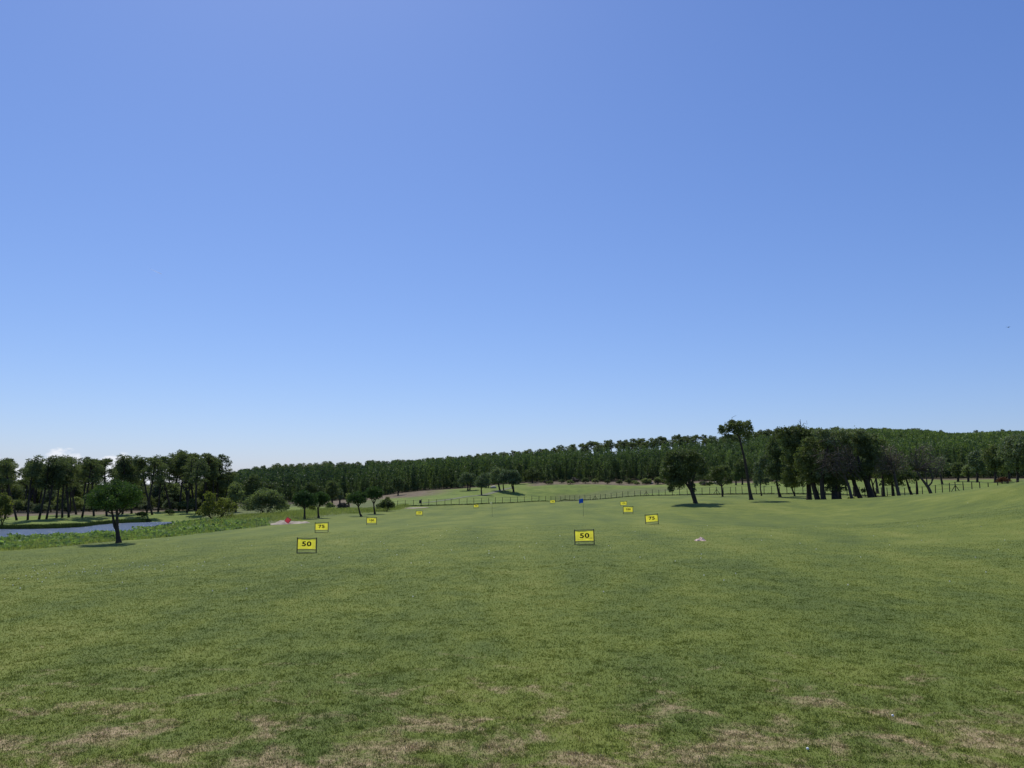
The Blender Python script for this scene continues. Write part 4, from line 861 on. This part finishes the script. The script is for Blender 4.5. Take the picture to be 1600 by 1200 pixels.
flag(911.5, 92, 'blue', 'blue square flag on a thin pole in mid range', -1, .48, .50)
flag(769, 110, 'cream', 'small cream flag on a thin pole before the far fence', -1, .36, .50, 2.15, True)

# red square marker on the sand strip
g = at(449.5, 112.5); root = empty('red_marker', g)
Mr = Matrix.Rotation(R(38), 3, 'Y') @ Matrix.Rotation(R(18), 3, 'Z')
c0 = Vector((0, 0, .58)); hw = .32
MB().box(c0, (hw, .012, hw), Mr).build('panel', M['red'], root)
fr = MB()
for (cx_, cz_, hx_, hz_) in ((0, hw+.02, hw+.04, .02), (0, -hw-.02, hw+.04, .02), (hw+.02, 0, .02, hw), (-hw-.02, 0, .02, hw)): fr.box(c0+Mr @ Vector((cx_, 0, cz_)), (hx_, .02, hz_), Mr)
fr.build('frame', plain('dark_red_frame', (.25, .03, .04), .5), root)
MB().tube([(.30, .05, -.1), (.32, .02, .75)], [.02, .02], 6).build('leg', M['black'], root)
tag(root, 'red square target frame tipped on its corner on the sand strip', 'marker')

# crumpled pink cloth on the turf
g = hit(1094, 845); V = []; Fc = []; rgc = np.random.RandomState(4)
nn = 16; 
for side in (0, 1):
    for j in range(nn+1):
        for i in range(nn+1):
            u, v = i/nn*2-1, j/nn*2-1; e = 1-.22*abs(math.sin(3*math.atan2(v, u)+.6))
            zz = max(0, (1-u*u)*(1-v*v))*.14*(1+.6*math.sin(5*u+2*v)+.35*math.sin(9*v-4*u)) + .012
            V.append((u*.42*e, v*.34*e, zz-side*.008))
o2 = (nn+1)**2
for j in range(nn):
    for i in range(nn): a = j*(nn+1)+i; q = (a, a+1, a+nn+2, a+nn+1); Fc.append(q); Fc.append(tuple(o2+k for k in q[::-1]))
me = bpy.data.meshes.new('crumpled_cloth'); me.from_pydata(V, [], Fc); me.update()
for p_ in me.polygons: p_.use_smooth = True
o = link('crumpled_cloth', me, M['pink'], loc=g); tag(o, 'pale pink crumpled cloth lying on the turf', 'cloth')
# thin stakes by the weeds
stg = 'thin grey stakes in the weeds left of the sand strip'
for i, (px, d) in enumerate([(401, 103), (404.5, 104), (408, 105), (411, 106), (414, 108)]):
    g = at(px, d); o = MB().tube([(0, 0, -.1), (.02*(i-2), 0, .95+.1*(i % 2))], [.022, .018], 6).build('stake', M['bark_pale'], None, loc=g)
    tag(o, 'thin grey stake standing in the weeds left of the sand strip', 'stake', stg)
# pale rocks
rockm = plain('pale_rock', (.42, .38, .32), .9, .2, 2, .5, .1)
for px, d, s, lb in ((1120, 290, 1.5, 'pale rock at the foot of the wood behind the small dark oak'), (1018, 312, .9, 'small white rock at the wood edge left of the lone oak'), (771, 300, 1.3, 'pale rock seen between the field oaks'), (1107, 296, .8, 'small pale rock left of the larger one behind the oak')):
    g = at(px, d); o = MB().ico((0, 0, .2*s), (s, s*.7, .55*s), int(px), .12, 2).build('rock', rockm, None, True, g); tag(o, lb, 'rock')

# ------------------------------------------------------------------ golf balls
BX = [(340,88),(262,68),(205,112),(215,130),(235,148),(262,128),(284,122),(310,146),(198,172),(162,162),(28,182),(115,182),(80,222),(126,242),(236,185),(263,202),(286,178),(368,142),(430,140),(478,146),(524,120),(530,138),(515,140),(597,150),(640,115),(635,133),(695,142),(693,130),(756,134),(770,130),(810,98),(830,82),(870,108),(907,98),(925,102),(900,122),(968,122),(1015,132),(1020,94),(1108,106),(1240,88),(1278,76),(764,206),(1328,257),(1540,246),(1432,95)]
BP = [(x/4, 860+y/4) for x, y in BX] + [(645,934),(671,880),(819,872),(764,865.5),(951,854),(879,855),(943,926),(1131,908),(1484,910),(1325,915),(1418,818),(1434,823),(1442,823),(1533,824),(1512,787),(1275,823),(1365,838),(1395,1122),
      (698,830),(714,830),(688,838),(746,841),(838,850),(764,862),(812,855),(820,874),(1262,1174),(1055,878),(1190,845),(1250,850),(1440,845),(450,880),(530,872),(620,868),(350,872),(1345,872),(1390,852),(1560,860),(1570,845),(1205,838),(875,838),(600,850),(1100,900),(1000,872)]
rg = random.Random(12)
for i in range(34): BP.append((rg.uniform(60, 1560), rg.uniform(818, 900)))
ballo = MB().ico((0, 0, 0), (.0214,)*3, 0, 0, 2).build('golf_ball', M['white'], None, True); first = True
for px, py in BP:
    g = hit(px, py); o = ballo if first else ballo.copy()
    if not first: COL.objects.link(o)
    first = False; o.location = (g.x, g.y, g.z+.034); tag(o, 'white golf ball lying on the mown range grass', 'golf ball', 'golf balls scattered over the range')

# ------------------------------------------------------------------ sky things: a bird and a short contrail
g = P(1575.5, 511.5, 120); root = empty('bird', g)
bd = MB().tube([(-.22, 0, 0), (-.1, 0, .01), (.05, 0, .02), (.17, 0, .02), (.24, 0, .01)], [.01, .05, .055, .035, .008], 8); bd.build('body', M['bin'], root, True)
for s in (-1, 1):
    me = bpy.data.meshes.new('wing'); me.from_pydata([(-.07, 0, .03), (.09, 0, .03), (.06, s*.22, .10), (-.02, s*.42, .06), (-.08, s*.2, .09), (-.07, 0, .018), (.09, 0, .018), (.06, s*.22, .088), (-.02, s*.42, .05), (-.08, s*.2, .078)], [],
        [(0, 1, 2, 4), (4, 2, 3), (5, 9, 7, 6), (9, 8, 7), (1, 6, 7, 2), (2, 7, 8, 3), (3, 8, 9, 4), (4, 9, 5, 0)]); me.update(); link('wing', me, M['bin'], root)
root.rotation_euler = (0, 0, R(25)); tag(root, 'small dark bird flying high at the right', 'bird')
m, Nn, Ln = mat_new('contrail_ice')
tcn = Nn.new('ShaderNodeTexCoord'); sp = Nn.new('ShaderNodeSeparateXYZ'); Ln.new(tcn.outputs['Generated'], sp.inputs[0])
al = nmath(Nn, Ln, 'MULTIPLY', nmath(Nn, Ln, 'POWER', sp.outputs[0], 1.3), .28)
dd = Nn.new('ShaderNodeBsdfDiffuse'); dd.inputs[0].default_value = (.95, .95, .95, 1); tt = Nn.new('ShaderNodeBsdfTranslucent'); tt.inputs[0].default_value = (.95, .95, .95, 1)
ad = Nn.new('ShaderNodeMixShader'); Ln.new(dd.outputs[0], ad.inputs[1]); Ln.new(tt.outputs[0], ad.inputs[2])
tp_ = Nn.new('ShaderNodeBsdfTransparent'); mx = Nn.new('ShaderNodeMixShader'); Ln.new(al, mx.inputs[0]); Ln.new(tp_.outputs[0], mx.inputs[1]); Ln.new(ad.outputs[0], mx.inputs[2])
o_ = Nn.new('ShaderNodeOutputMaterial'); Ln.new(mx.outputs[0], o_.inputs[0])
a0, a1 = P(231, 418.5, 6000), P(252, 428, 6000)
o = MB().tube([Vector((0, 0, 0)), (a1-a0)*.5, (a1-a0)], [5.5, 4.5, 2.5], 10).build('contrail', m, None, True, a0); tag(o, 'short white vapour trail in the blue sky at the left', 'contrail', kind='stuff')
print('plantation trees', nb_, 'objects', len(bpy.data.objects))
